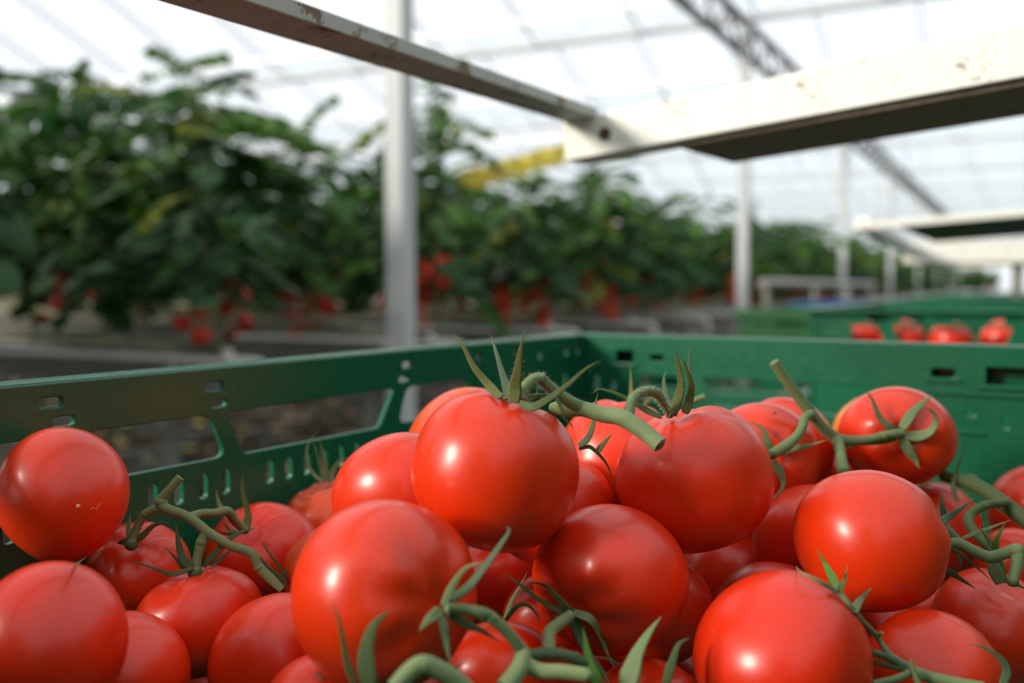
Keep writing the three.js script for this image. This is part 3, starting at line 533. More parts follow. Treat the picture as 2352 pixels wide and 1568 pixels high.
// ---------------------------------------------------------------- the heap of tomatoes
// id: [centre x, y, half width, half height (photo pixels), depth, stem direction (right, up, towards the camera), colour, roll in degrees, label]
const TOM = {
  A: [1135, 1080, 195, 187, 0.418, [0.33, 0.93, 0.10], 'bright', 0, 'large red tomato atop the heap with upright sepals, joined to its neighbour by vine'],
  B: [1594, 1100, 182, 171, 0.468, [-0.27, 0.92, 0.22], 'red', 0, 'large red tomato under the cut end of the vine stem'],
  C: [884, 1362, 214, 224, 0.361, [0.60, -0.14, 0.78], 'bright', 0, 'big tall red tomato with its calyx facing sideways, below the sepal-crowned top tomato'],
  D: [1796, 1512, 209, 212, 0.380, [0.35, -0.5, -0.75], 'bright', 0, 'big smooth red tomato beside the thin budded vine'],
  E: [1995, 1240, 183, 164, 0.444, [0.85, 0.25, -0.45], 'bright', 0, 'smooth red tomato just above the thin budded vine'],
  F: [1400, 1330, 181, 176, 0.430, [-0.49, -0.44, 0.75], 'red', 0, 'round red tomato with a dark calyx low on its side, under the vine-joined pair'],
  G: [927, 1150, 165, 162, 0.467, [0.5, 0.3, -0.8], 'bright', 0, 'red tomato tucked beside the sepal-crowned top tomato, toward the slotted wall'],
  K: [1085, 1030, 155, 142, 0.547, [0.3, 0.6, -0.7], 'orange', 0, 'orange-red tomato showing a sliver behind the sepal-crowned top tomato'],
  L: [1425, 1068, 148, 150, 0.536, [0.15, 0.97, -0.1], 'bright', 0, 'red tomato behind the cut vine with a bright spot of sun'],
  M: [1262, 1165, 155, 140, 0.486, [0.42, 0.88, 0.2], 'red', 0, 'red tomato wedged between the two vine-joined tomatoes'],
  N: [1748, 1058, 135, 137, 0.560, [0.18, 0.10, 0.97], 'red', 0, 'red tomato with one dark speck, under the forked green stem'],
  O: [1800, 1030, 118, 119, 0.620, [-0.1, 0.5, -0.85], 'bright', 0, 'red tomato behind the forked green stem'],
  P: [2059, 1002, 139, 115, 0.588, [0.11, 0.07, 0.98], 'bright', 0, 'red tomato with a star-shaped calyx facing out, beside the solid crate wall'],
  Q: [2015, 1002, 106, 98, 0.666, [-0.3, 0.5, -0.8], 'paleorange', 0, 'pale orange tomato behind the one with the star-shaped calyx'],
  R: [1868, 1245, 142, 134, 0.509, [0.1, 0.5, -0.85], 'red', 0, 'red tomato in the gap under the forked green stem'],
  S: [1490, 1400, 150, 135, 0.490, [0, 0.6, -0.8], 'red', 0, 'shaded red tomato below the cut vine end, mostly hidden'],
  T: [1690, 1340, 135, 130, 0.554, [0, 0.6, -0.8], 'red', 0, 'darkest red tomato deep in the gap between three big ones'],
  AB: [1775, 1420, 140, 133, 0.469, [0.2, 0.6, -0.8], 'red', 0, 'red tomato peeping over the big smooth one by the budded vine'],
  U: [146, 1133, 157, 157, 0.438, [-0.35, -0.6, -0.7], 'red', 0, 'red tomato with a pale scratch against the crate wall'],
  V: [112, 1476, 193, 196, 0.352, [-0.4, -0.5, -0.75], 'red', 0, 'big red tomato below the scratched one'],
  W: [290, 1552, 152, 155, 0.401, [-0.4, -0.6, -0.7], 'red', 0, 'red tomato under the long oval one'],
  X: [460, 1427, 154, 126, 0.454, [-0.05, 0.97, 0.22], 'red', 10, 'long oval red tomato hanging from the slender branching vine'],
  Y: [318, 1312, 126, 118, 0.481, [-0.12, 0.60, 0.78], 'red', 0, 'ribbed red tomato under the slender branching vine, behind the scratched one'],
  Z: [605, 1275, 138, 124, 0.539, [-0.33, 0.50, 0.8], 'red', 0, 'red tomato beneath the slotted wall with upright sepals'],
  AA: [765, 1208, 117, 110, 0.593, [-0.19, 0.93, 0.3], 'orange', 0, 'orange-red tomato with three tall sepals by the slotted wall'],
  BB: [635, 1525, 156, 170, 0.419, [0.5, 0.3, -0.8], 'red', -14, 'red tomato leaning on the big tall one'],
  CC: [735, 1640, 142, 145, 0.374, [0.2, 0.3, -0.9], 'red', 0, 'red tomato with a small dark nick, low beside the big tall one'],
  DD: [792, 1335, 142, 140, 0.497, [-0.95, -0.1, 0.2], 'orange', 0, 'orange-red tomato mostly hidden behind the big tall one'],
  EE: [1150, 1560, 150, 140, 0.453, [0, 0.3, -0.9], 'red', 0, 'shaded red tomato beneath the thick forked vine'],
  FF: [1262, 1425, 112, 112, 0.514, [0, 0.3, -0.9], 'red', 0, 'small shaded red tomato behind the dark curled sepals'],
  GG: [1490, 1640, 140, 135, 0.418, [-0.2, 0.5, 0.8], 'red', 0, 'red tomato under the broad upright sepal'],
  II: [1150, 1345, 120, 120, 0.563, [0, 0.3, -0.9], 'red', 0, 'dark red tomato in the hollow below the sepal-crowned top tomato'],
  HH: [2140, 1548, 165, 153, 0.408, [-0.1, -0.3, -0.9], 'red', 0, 'red tomato behind the thicker end of the budded vine'],
  JJ: [2275, 1445, 150, 142, 0.480, [0.27, 0.77, 0.57], 'red', 0, 'red tomato with two joined sepals standing up'],
  KK: [2395, 1180, 134, 116, 0.611, [0, 0.6, -0.8], 'red', 0, 'red tomato beyond the tangled stems by the solid crate wall'],
  LL: [2150, 1215, 110, 110, 0.600, [0, 0.4, -0.9], 'red', 0, 'red tomato under the tangled stems, below the star-shaped calyx'],
  MM: [2225, 1305, 100, 95, 0.643, [0, 0.4, -0.9], 'red', 0, 'shaded red tomato deep under the tangled stems'],
  NN: [2330, 1310, 100, 100, 0.557, [0, 0.4, -0.9], 'red', 0, 'shaded red tomato behind the two joined sepals'],
};
Object.assign(TOM, {
  FA: [1575, 1590, 120, 115, 0.520, [0, 0.5, -0.8], 'red', 0, 'shaded red tomato in the dark gap beside the big smooth one by the budded vine'],
  FB: [1335, 1610, 125, 120, 0.495, [0, 0.5, -0.8], 'red', 0, 'shaded red tomato below the thick forked vine'],
  FC: [470, 1640, 110, 110, 0.500, [0, 0.5, -0.8], 'red', 0, 'shaded red tomato in the gap under the long oval one'],
  FD: [960, 1600, 130, 125, 0.460, [0, 0.5, -0.8], 'red', 0, 'shaded red tomato under the pale arching stem'],
  FE: [1655, 1480, 105, 105, 0.580, [0, 0.5, -0.8], 'red', 0, 'hidden red tomato at the bottom of the dark gap'],
  FG: [2060, 1620, 120, 115, 0.520, [0, 0.5, -0.8], 'red', 0, 'shaded red tomato beneath the budded vine'],
  FH: [470, 1240, 105, 100, 0.575, [0, 0.5, -0.8], 'red', 0, 'shaded red tomato behind the slender branching vine, low by the slotted wall'],
  FI: [2330, 1560, 120, 120, 0.520, [0, 0.5, -0.8], 'red', 0, 'shaded red tomato below the one with two joined sepals'],
  FJ: [1950, 1130, 100, 95, 0.640, [0, 0.5, -0.8], 'red', 0, 'red tomato low behind the fork of the green stem'],
});
TOM.FK = [2005, 1450, 100, 100, 0.515, [0, 0.5, -0.8], 'red', 0, 'shaded red tomato between the budded vine and the joined sepals'];
TOM.FL = [2108, 1418, 92, 90, 0.530, [0, 0.5, -0.8], 'red', 0, 'shaded red tomato in the gap above the thicker end of the budded vine'];
const tomGroup = {}, tomIdx = Object.keys(TOM);
function tomatoShape(stem, a, b, c, roll, id) {
  const g = mergeVertices(new THREE.SphereGeometry(1, 72, 48)), p = g.attributes.position, v = V(), ph = id * 1.7, lob = 5 + id % 3;
  const q = new THREE.Quaternion().setFromUnitVectors(V(0, 1, 0), V(...stem).normalize());
  const lobeAmp = 0.016 + 0.016 * ((id * 37) % 10) / 10;
  let mx = 0, my = 0, mz = 0;
  for (let i = 0; i < p.count; i++) {
    v.fromBufferAttribute(p, i); const phi = Math.acos(THREE.MathUtils.clamp(v.y, -1, 1)), az = Math.atan2(v.z, v.x);
    const s = Math.sin(phi), co = Math.abs(Math.cos(phi));
    let r = Math.pow(Math.pow(s, 2.25) + Math.pow(co, 2.25), -1 / 2.25);
    r += lobeAmp * Math.cos(lob * az + ph) * Math.exp(-Math.pow((phi - 0.5) / 0.45, 2)) * Math.min(1, s * s * 5) - 0.11 * Math.exp(-Math.pow(phi / 0.24, 2));
    r += 0.012 * Math.sin(2 * az + ph) * s + 0.01 * Math.cos(3 * az - ph) * s * s;
    v.multiplyScalar(r); v.y *= 0.90; v.applyQuaternion(q);
    p.setXYZ(i, v.x, v.y, v.z); mx = Math.max(mx, Math.abs(v.x)); my = Math.max(my, Math.abs(v.y)); mz = Math.max(mz, Math.abs(v.z));
  }
  g.scale(a / mx, b / my, c / mz); g.rotateZ(roll); g.computeVertexNormals(); return g;
}
tomIdx.forEach((id, k) => {
  const [px, py, a, b, z, stem, col0, roll, label] = TOM[id], col = col0.includes('orange') ? col0 : ['bright', 'red', 'bright', 'ripe'][k % 4], ctr = fg(px, py, z), dir = ctr.clone().sub(EYE).normalize();
  const rx = dir.clone().cross(V(0, 1, 0)).normalize(), uy = rx.clone().cross(dir).normalize(), m = z * K / FPX;
  const tx = (px - CX) / FPX, ty = (py - CY) / FPX, am = a * m / Math.sqrt(1 + tx * tx), bm = b * m / Math.sqrt(1 + ty * ty);
  const o = thing('tomato', label, 'tomato', ctr.clone().add(V(0, -(am + bm) / 2, 0)), 'tomatoes heaped in the crate');
  const f = mesh('fruit', tomatoShape(stem, am, bm, (am + bm) / 2, THREE.MathUtils.degToRad(roll), k), FM[col], o);
  f.quaternion.setFromRotationMatrix(new THREE.Matrix4().makeBasis(rx, uy, dir.clone().negate())); f.position.copy(ctr).sub(o.position);
  tomGroup[id] = o;
});
const surf = (id, px, py) => { const [cx, cy, a, b, z] = TOM[id], q = ((px - cx) / a) ** 2 + ((py - cy) / b) ** 2; return q < 1 ? z - (a + b) / 2 * z / FPX * Math.sqrt(1 - q) : Infinity; };
const front = (px, py, skip = []) => Math.min(...tomIdx.filter((id) => !skip.includes(id)).map((id) => surf(id, px, py)));
const viewSide = (twist) => (p, d) => { const v = p.clone().sub(EYE).normalize(), s = d.clone().cross(v).normalize(), b = s.clone().cross(d).normalize(); return s.multiplyScalar(Math.cos(twist)).addScaledVector(b, Math.sin(twist)).normalize(); };
function hairs(pts, radii, n, len, parent) {                 // fine pale hairs standing off a stem
  const c = new THREE.CatmullRomCurve3(pts, false, 'centripetal'), P = [];
  for (let i = 0; i < n; i++) {
    const t = rnd(), p = c.getPoint(t), d = c.getTangent(t), f = t * (radii.length - 1), k = Math.min(Math.floor(f), radii.length - 2), r = radii.length < 2 ? radii[0] : THREE.MathUtils.lerp(radii[k], radii[k + 1], f - k);
    const u = V(rr(-1, 1), rr(-1, 1), rr(-1, 1)); u.addScaledVector(d, -u.dot(d)).normalize(); const s = u.clone().cross(d).multiplyScalar(0.000032);
    const b = p.clone().addScaledVector(u, r * 0.9), e = p.clone().addScaledVector(u, r + len * rr(0.4, 1)).addScaledVector(d, len * rr(-0.4, 0.4));
    P.push(b.x - s.x, b.y - s.y, b.z - s.z, b.x + s.x, b.y + s.y, b.z + s.z, e.x, e.y, e.z);
  }
  const g = new THREE.BufferGeometry(); g.setAttribute('position', new THREE.Float32BufferAttribute(P, 3)); g.computeVertexNormals();
  mesh('hairs', g, hairMat, parent).userData.kind = 'stuff';
}
// sepal of tomato `id`: points from base to tip in photo pixels, greatest width in pixels, depth change from base to tip
function sepal(id, pts, w, mat = 'stem', dz = 0, o = {}) {
  const root = tomGroup[id], s0 = surf(id, ...pts[0]), base = o.z ?? (isFinite(s0) ? s0 + 0.003 : TOM[id][4]), n = pts.length - 1;
  const P = pts.map(([x, y], i) => { const nz = base + dz * i / n; return fg(x, y, Math.min(nz, front(x, y, o.skip) - (i ? 0.0025 : 0.0005))).sub(root.position); });
  const z = P[0].clone().add(root.position).sub(EYE).length(), wm = w / 2 * z / FPX * 0.97;
  const sd = viewSide(o.twist ?? rr(-0.5, 0.5));
  const g = blade(P, wm, Math.min(0.0009, wm * 0.3), (p, d) => sd(p.clone().add(root.position), d));
  const s = mesh('sepal', g, GM[mat], root);
  if (o.hair) hairs(P, [wm * 0.7, wm * 0.8, wm * 0.3], o.hair, 0.0017, s);
  return s;
}
const rev = (a) => a.slice().reverse();
// ---- calyx of A
sepal('A', [[1150, 914], [1122, 884], [1089, 844], [1063, 795], [1037, 764]], 23, 'olive', 0.01, { hair: 60, z: 0.408 });
sepal('A', [[1163, 917], [1162, 887], [1153, 856], [1138, 804], [1127, 769]], 23, 'grey', 0.02, { hair: 60, z: 0.412 });
sepal('A', [[1180, 926], [1183, 893], [1188, 862], [1194, 816], [1204, 763]], 36, 'olive', -0.012, { hair: 70, twist: 0.2, z: 0.402 });
sepal('A', [[1194, 926], [1222, 935], [1254, 920], [1300, 887], [1346, 847], [1380, 827]], 22, 'dark', -0.02, { hair: 60, z: 0.397, twist: 0.2 });
sepal('A', [[1196, 922], [1226, 910], [1262, 904]], 20, 'stem', 0.012, { z: 0.406, hair: 20 });
sepal('A', [[1274, 906], [1290, 938], [1295, 959], [1312, 976], [1319, 997]], 9, 'dark', 0.0, { z: 0.400 });
// ---- calyx of B
sepal('B', [[1546, 954], [1560, 911], [1565, 878], [1557, 832], [1551, 800]], 26, 'olive', -0.008, { hair: 50, z: 0.452, twist: 0.4 });
sepal('B', [[1572, 948], [1581, 924], [1587, 884], [1576, 847], [1562, 812]], 24, 'olive', -0.004, { hair: 40, z: 0.454, twist: -0.3 });
sepal('B', [[1586, 930], [1588, 893], [1586, 868], [1583, 832], [1588, 801], [1604, 791]], 9, 'grey', 0.0, { hair: 30, z: 0.460 });
sepal('B', [[1541, 950], [1538, 934], [1528, 899], [1525, 868], [1532, 850]], 19, 'grey', 0.012, { hair: 30, z: 0.463 });
sepal('B', [[1520, 958], [1490, 945], [1465, 930], [1441, 916], [1407, 901], [1373, 894], [1360, 904]], 16, 'dark', -0.004, { hair: 30, z: 0.455, skip: ['L', 'M'] });
sepal('L', [[1450, 920], [1450, 880], [1448, 838]], 13, 'olive', 0, { z: 0.536 });
sepal('L', [[1480, 930], [1500, 910], [1530, 900]], 12, 'olive', 0.01, { z: 0.53 });
// ---- calyx of M
sepal('M', [[1330, 1024], [1350, 1007], [1363, 972], [1367, 932], [1374, 901]], 17, 'grey', -0.008, { z: 0.468, twist: 0.3 });
sepal('M', [[1330, 1030], [1353, 1025], [1370, 1037], [1391, 1061], [1404, 1088], [1411, 1126]], 11, 'dark', -0.012, { z: 0.462 });
sepal('M', [[1370, 1040], [1391, 1013], [1406, 995]], 15, 'stem', -0.01, { z: 0.47 });
// ---- calyx of N, half hidden by B
sepal('N', [[1772, 1044], [1765, 1020], [1752, 988], [1720, 962]], 22, 'dark', 0.012, { twist: 0.1 });
sepal('N', [[1772, 1046], [1825, 1030], [1860, 1022], [1900, 1010]], 17, 'stem', -0.006);
sepal('N', [[1772, 1058], [1792, 1088], [1798, 1112], [1773, 1148]], 24, 'stem', -0.006, { twist: 0.6 });
// ---- calyx of P
sepal('P', [[2066, 990], [2043, 981], [2019, 954], [2004, 918], [1989, 895]], 18, 'dark', 0.004, { twist: 0.2 });
sepal('P', [[2072, 984], [2094, 951], [2121, 924], [2143, 906]], 24, 'stem', 0.006, { twist: 0.2 });
sepal('P', [[2078, 1000], [2109, 1003], [2136, 993], [2151, 969], [2145, 948], [2124, 932]], 27, 'stem', -0.012, { twist: 0.5 });
sepal('P', [[2070, 1002], [2088, 1037], [2103, 1058], [2111, 1076]], 24, 'stem', -0.004);
sepal('P', [[2060, 1008], [2020, 1016], [1965, 1022], [1935, 1034]], 10, 'vivid', -0.006);
// ---- calyx of C
sepal('C', [[1018, 1390], [1042, 1340], [1072, 1303], [1110, 1291]], 19, 'pale', -0.004);
sepal('C', [[1030, 1382], [1078, 1348], [1113, 1303], [1152, 1249], [1170, 1217], [1163, 1208]], 24, 'teal', 0.004, { twist: 0.5 });
sepal('C', [[1014, 1402], [984, 1424], [962, 1450]], 30, 'stem', -0.008);
sepal('C', [[1018, 1410], [1026, 1473], [1037, 1536]], 24, 'teal', -0.008);
sepal('C', [[1030, 1412], [1078, 1437], [1113, 1452], [1150, 1477]], 24, 'dark', 0.006);
sepal('C', [[1037, 1540], [1050, 1530], [1068, 1517]], 10, 'teal', 0, { z: 0.33 });
// ---- calyx of F
sepal('F', [[1308, 1410], [1279, 1401], [1234, 1375], [1190, 1339], [1158, 1313]], 17, 'dark', 0.012);
sepal('F', [[1312, 1404], [1303, 1397], [1279, 1369], [1249, 1342], [1213, 1337]], 23, 'dark', 0.006, { twist: 0.5 });
sepal('F', [[1160, 1424], [1175, 1381], [1193, 1348], [1212, 1312]], 11, 'stem', 0.0, { z: 0.425 });
sepal('F', [[1160, 1424], [1187, 1391], [1207, 1387], [1231, 1407], [1243, 1443]], 13, 'dark', 0.0, { z: 0.420 });
sepal('F', [[1316, 1406], [1354, 1422], [1378, 1458], [1393, 1497], [1412, 1536]], 24, 'stem', 0.0, { twist: 0.5 });
sepal('F', [[1314, 1414], [1330, 1452], [1348, 1497], [1387, 1548], [1400, 1572]], 28, 'teal', -0.012);
sepal('F', [[1376, 1572], [1357, 1533], [1348, 1488], [1339, 1440]], 30, 'vivid', 0.004, { z: 0.352, twist: 0.2 });
// ---- broad sepals at the lower edge
sepal('GG', [[1440, 1580], [1452, 1540], [1464, 1503], [1488, 1458], [1519, 1415]], 48, 'stem', 0.01, { z: 0.345, twist: 0.3 });
sepal('GG', [[1528, 1575], [1545, 1518], [1560, 1479], [1585, 1464]], 22, 'dark', 0.004, { z: 0.36 });
sepal('CC', [[815, 1578], [797, 1524], [788, 1473], [776, 1416], [761, 1380]], 19, 'olive', 0.006, { z: 0.312 });
sepal('CC', [[850, 1580], [842, 1500], [860, 1435], [900, 1398]], 42, 'dark', 0.008, { z: 0.312, twist: 0.2 });
// ---- left vine: calyxes of Y, X, Z, DD, AA
sepal('Y', [[303, 1242], [296, 1206], [300, 1180]], 16, 'stem', 0.004);
sepal('Y', [[305, 1243], [327, 1231], [351, 1208], [378, 1201], [398, 1209]], 15, 'dark', -0.006, { skip: ['U'] });
sepal('Y', [[298, 1243], [284, 1244], [268, 1247]], 20, 'dark', 0, { skip: ['U'] });
sepal('X', [[444, 1304], [398, 1318], [368, 1310], [327, 1296], [286, 1284]], 11, 'dark', 0.0);
sepal('X', [[436, 1304], [419, 1300], [402, 1279], [378, 1255]], 13, 'teal', 0.006);
sepal('X', [[440, 1304], [419, 1277], [409, 1238], [404, 1197]], 22, 'dark', 0.004, { twist: 0.2 });
sepal('X', [[468, 1300], [501, 1265], [531, 1235], [565, 1218], [586, 1213]], 17, 'dark', 0.004, { skip: ['Z'] });
sepal('X', [[486, 1300], [525, 1269], [546, 1245]], 10, 'teal', 0.01, { skip: ['Z'] });
sepal('Z', [[566, 1218], [570, 1180], [559, 1129], [557, 1088]], 19, 'olive', 0.0);
sepal('Z', [[520, 1190], [501, 1153], [496, 1123]], 15, 'stem', 0.0, { z: 0.50 });
sepal('Z', [[560, 1220], [545, 1195], [538, 1170]], 15, 'olive', -0.006);
sepal('Z', [[545, 1226], [528, 1216], [511, 1197]], 16, 'stem', -0.006);
sepal('Z', [[548, 1226], [520, 1225], [494, 1218]], 11, 'dark', -0.006);
sepal('DD', [[660, 1326], [644, 1303], [620, 1272], [598, 1238]], 9, 'dark', 0, { z: 0.46 });
sepal('DD', [[656, 1345], [637, 1323], [613, 1300], [591, 1269]], 18, 'dark', 0, { z: 0.458 });
sepal('AA', [[742, 1106], [719, 1087], [706, 1057], [709, 1016], [733, 987]], 9, 'stem', 0);
sepal('AA', [[752, 1106], [742, 1057], [736, 1010]], 17, 'olive', 0.004);
sepal('AA', [[756, 1104], [762, 1090], [777, 1063], [802, 1050]], 19, 'stem', 0, { skip: ['G'] });
sepal('AA', [[744, 1108], [733, 1060], [719, 1009]], 9, 'dark', 0.006);
sepal('W', [[172, 1298], [186, 1288], [202, 1277]], 9, 'dark', 0, { z: 0.40, skip: ['U'] });
// ---- right tangle: calyxes of JJ, E, HH
sepal('JJ', [[2300, 1340], [2280, 1291], [2276, 1249], [2249, 1210]], 28, 'stem', 0.0, { hair: 20, twist: 0.2 });
sepal('JJ', [[2304, 1338], [2290, 1279], [2288, 1243], [2309, 1200]], 24, 'vivid', -0.004, { hair: 20, twist: 0.2 });
sepal('JJ', [[2322, 1340], [2340, 1344], [2360, 1356]], 10, 'stem', 0);
sepal('LL', [[2156, 1199], [2177, 1187], [2207, 1166], [2239, 1142]], 20, 'grey', 0.0, { z: 0.455 });
sepal('LL', [[2172, 1196], [2164, 1160], [2158, 1130]], 15, 'teal', 0.0, { z: 0.47 });
sepal('LL', [[2100, 1122], [2118, 1117], [2142, 1123]], 9, 'grey', 0, { z: 0.47 });
sepal('NN', [[2210, 1236], [2279, 1210], [2324, 1193]], 9, 'stem', 0, { z: 0.47 });
sepal('NN', [[2178, 1256], [2219, 1282], [2279, 1334]], 10, 'dark', 0, { z: 0.45 });
sepal('NN', [[2200, 1274], [2206, 1290], [2205, 1304]], 7, 'teal', 0, { z: 0.45 });
sepal('JJ', [[2174, 1307], [2204, 1327], [2242, 1352]], 15, 'dark', -0.004, { z: 0.46, skip: ['E'] });
sepal('KK', [[2198, 1150], [2189, 1118], [2198, 1079], [2210, 1043], [2222, 998]], 11, 'dark', 0.02, { z: 0.56, skip: ['E', 'P'] });
sepal('HH', [[2300, 1575], [2312, 1542], [2303, 1518], [2264, 1488], [2225, 1478]], 17, 'teal', 0, { z: 0.375 });
sepal('HH', [[1924, 1350], [1900, 1303], [1876, 1261]], 22, 'vivid', 0.004, { z: 0.392, twist: 0.2 });
sepal('HH', [[1928, 1354], [1939, 1333], [1948, 1296]], 15, 'vivid', 0.004, { z: 0.392 });
sepal('HH', [[1960, 1406], [1977, 1377], [2002, 1350]], 22, 'stem', 0, { z: 0.385, twist: 0.2 });
sepal('HH', [[1916, 1355], [1879, 1334], [1843, 1315], [1828, 1299]], 10, 'stem', 0.0, { z: 0.392 });

// ---- vines: a branching stem is one thing, its branches and knuckles its parts
function vine(name, label, z0, branches, hair = 0) {
  const first = branches[0].p[0], t = thing(name, label, 'vine', fg(first[0], first[1], z0), 'cut vines lying on the heap');
  for (const b of branches) {
    const n = b.p.length - 1, zA = b.z?.[0] ?? z0, zB = b.z?.[1] ?? zA, w = Array.isArray(b.w) ? b.w : [b.w, b.w];
    const P = b.p.map(([x, y], i) => { const nz = zA + (zB - zA) * i / n, r = w[Math.min(w.length - 1, Math.round(i / n * (w.length - 1)))] / 2 * nz / FPX; return fg(x, y, b.free ? nz : Math.min(nz, front(x, y, b.skip) - r * 0.9)).sub(t.position); });
    const m = zA * K / FPX / 2, R = w.map((x) => x * m), o = mesh(b.name ?? 'branch', sweep(P, R, 12, 6), GM[b.m ?? 'stem'], t);
    if (b.cut) { const e = P[n], d = P[n].clone().sub(P[n - 1]).normalize(); const c = mesh('cut_end', new THREE.CylinderGeometry(R[R.length - 1] * 0.62, R[R.length - 1] * 0.62, 0.0012, 14).applyQuaternion(new THREE.Quaternion().setFromUnitVectors(V(0, 1, 0), d)).translate(e.x, e.y, e.z), dryMat, o); }
    for (const [kx, ky, kr] of b.knots ?? []) {
      let bi = 0, bd = 1e9; b.p.forEach(([x, y], i) => { const q = Math.hypot(x - kx, y - ky); if (q < bd) { bd = q; bi = i; } });
      const c = P[bi].clone(); const g = new THREE.SphereGeometry(kr * m * 2, 14, 10); g.scale(1, 0.9, 1).translate(c.x, c.y, c.z); mesh('knuckle', g, GM[b.km ?? b.m ?? 'stem'], o);
    }
    if (b.name === 'pedicel') { const e = P[n], q = R[R.length - 1]; mesh('calyx_hub', new THREE.SphereGeometry(q * 1.12, 14, 10).scale(1, 0.8, 1).translate(e.x, e.y, e.z), GM.dark, o); }
    if (hair) hairs(P, R, Math.round(hair * 1.6 * (b.h ?? 1)), 0.0015, o);
  }
  return t;
}
vine('tomato_vine', 'thick hairy green vine joining the two top tomatoes, cut end over one of them', 0.415, [
  { p: [[1275, 936], [1300, 941], [1337, 939], [1383, 951], [1422, 957], [1455, 974], [1488, 998], [1516, 1022]], w: [30, 33, 36, 38, 40, 38, 36], z: [0.422, 0.400], name: 'rachis', m: 'pale', cut: true, h: 2.4, knots: [[1275, 936, 15]] },
  { p: [[1197, 918], [1203, 898], [1212, 882], [1226, 872], [1242, 869], [1256, 882], [1277, 900], [1306, 921], [1345, 941]], w: [24, 26, 27, 28, 25, 26, 30, 34], z: [0.400, 0.416], knots: [[1242, 869, 15.5]], h: 2.2, name: 'pedicel' },
  { p: [[1443, 962], [1448, 930], [1460, 908], [1485, 899], [1508, 903], [1522, 925], [1538, 952]], w: [28, 24, 22, 23, 26, 22, 20], z: [0.420, 0.450], knots: [[1508, 903, 13.5], [1443, 962, 16]], h: 2, name: 'pedicel' },
], 220);
vine('tomato_vine', 'smooth forked green stem leaning up from the tomato with the star-shaped calyx', 0.53, [
  { p: [[1778, 831], [1801, 867], [1828, 903], [1855, 939], [1868, 957], [1886, 978], [1906, 996], [1927, 1009], [1965, 1012], [2004, 1007], [2028, 1001], [2052, 996], [2072, 994]], w: [24, 24, 25, 28, 27, 27, 28, 26, 20, 20, 22, 22], z: [0.53, 0.553], name: 'rachis', knots: [[2028, 1001, 12], [1868, 957, 15]], h: 1.4, free: true },
  { p: [[1864, 950], [1849, 960], [1843, 981], [1828, 1004], [1804, 1025], [1771, 1044]], w: [22, 21, 20, 22, 26, 24], z: [0.533, 0.515], name: 'pedicel', knots: [[1804, 1025, 14]], free: true, h: 0.6 },
  { p: [[1924, 1008], [1931, 1043], [1937, 1084]], w: [26, 24, 28], z: [0.54, 0.52], name: 'pedicel', free: true, h: 0.4 },
], 90);
vine('tomato_vine', 'thick forked vine in the hollow, tied to the sideways calyx of the big tall tomato', 0.345, [
  { p: [[1024, 1395], [1066, 1399], [1107, 1407], [1125, 1416], [1152, 1438], [1182, 1470], [1203, 1500]], w: [24, 26, 28, 30, 27, 28, 34], z: [0.335, 0.345], name: 'pedicel', knots: [[1125, 1416, 16]], km: 'pale' },
  { p: [[1203, 1495], [1193, 1533], [1160, 1580]], w: [38, 42, 46], z: [0.345, 0.335], name: 'rachis', m: 'pale' },
  { p: [[1200, 1522], [1240, 1540], [1290, 1542], [1345, 1549]], w: [38, 36, 34, 32], z: [0.343, 0.340], name: 'rachis', m: 'pale', cut: false, knots: [[1345, 1549, 16]] },
  { p: [[1215, 1505], [1267, 1500], [1315, 1509], [1350, 1526]], w: [28, 27, 25], z: [0.348, 0.355], m: 'teal' },
  { p: [[1310, 1412], [1285, 1431], [1262, 1452], [1260, 1478], [1262, 1502]], w: [24, 27, 29, 28, 26], z: [0.388, 0.350], name: 'pedicel', knots: [[1262, 1452, 15]] },
], 60);
vine('tomato_vine', 'pale thick stem arching at the foot of the big tall tomato', 0.312, [
  { p: [[905, 1580], [943, 1540], [970, 1526], [1006, 1538], [1042, 1558], [1075, 1585]], w: [40, 44, 48, 44, 42], z: [0.305, 0.315], name: 'rachis', m: 'pale', knots: [[970, 1526, 25]] },
]);
vine('tomato_vine', 'slender branching vine lying along the slotted crate wall', 0.46, [
  { p: [[414, 1096], [394, 1119], [370, 1152], [378, 1165], [426, 1184], [456, 1204], [477, 1222], [528, 1252], [579, 1272], [596, 1303], [620, 1327], [648, 1354]], w: [20, 19, 26, 24, 22, 22, 23, 21, 21, 21, 22, 16], z: [0.46, 0.452], name: 'rachis', knots: [[370, 1152, 15], [596, 1303, 12]], h: 1.5, free: true },
  { p: [[378, 1165], [355, 1170], [334, 1180], [318, 1204], [304, 1240], [302, 1252]], w: [20, 18, 20, 19, 20, 26], z: [0.459, 0.46], name: 'pedicel', knots: [[334, 1180, 11]], skip: ['U'] },
  { p: [[436, 1188], [460, 1179], [492, 1178], [521, 1174], [538, 1194], [562, 1218]], w: [22, 20, 20, 24, 22, 20], z: [0.459, 0.495], name: 'pedicel', free: true, knots: [[521, 1174, 13]] },
  { p: [[474, 1222], [463, 1245], [454, 1278], [450, 1302], [449, 1316]], w: [22, 25, 21, 24, 30], z: [0.456, 0.450], name: 'pedicel', knots: [[463, 1245, 14]], free: true },
], 60);
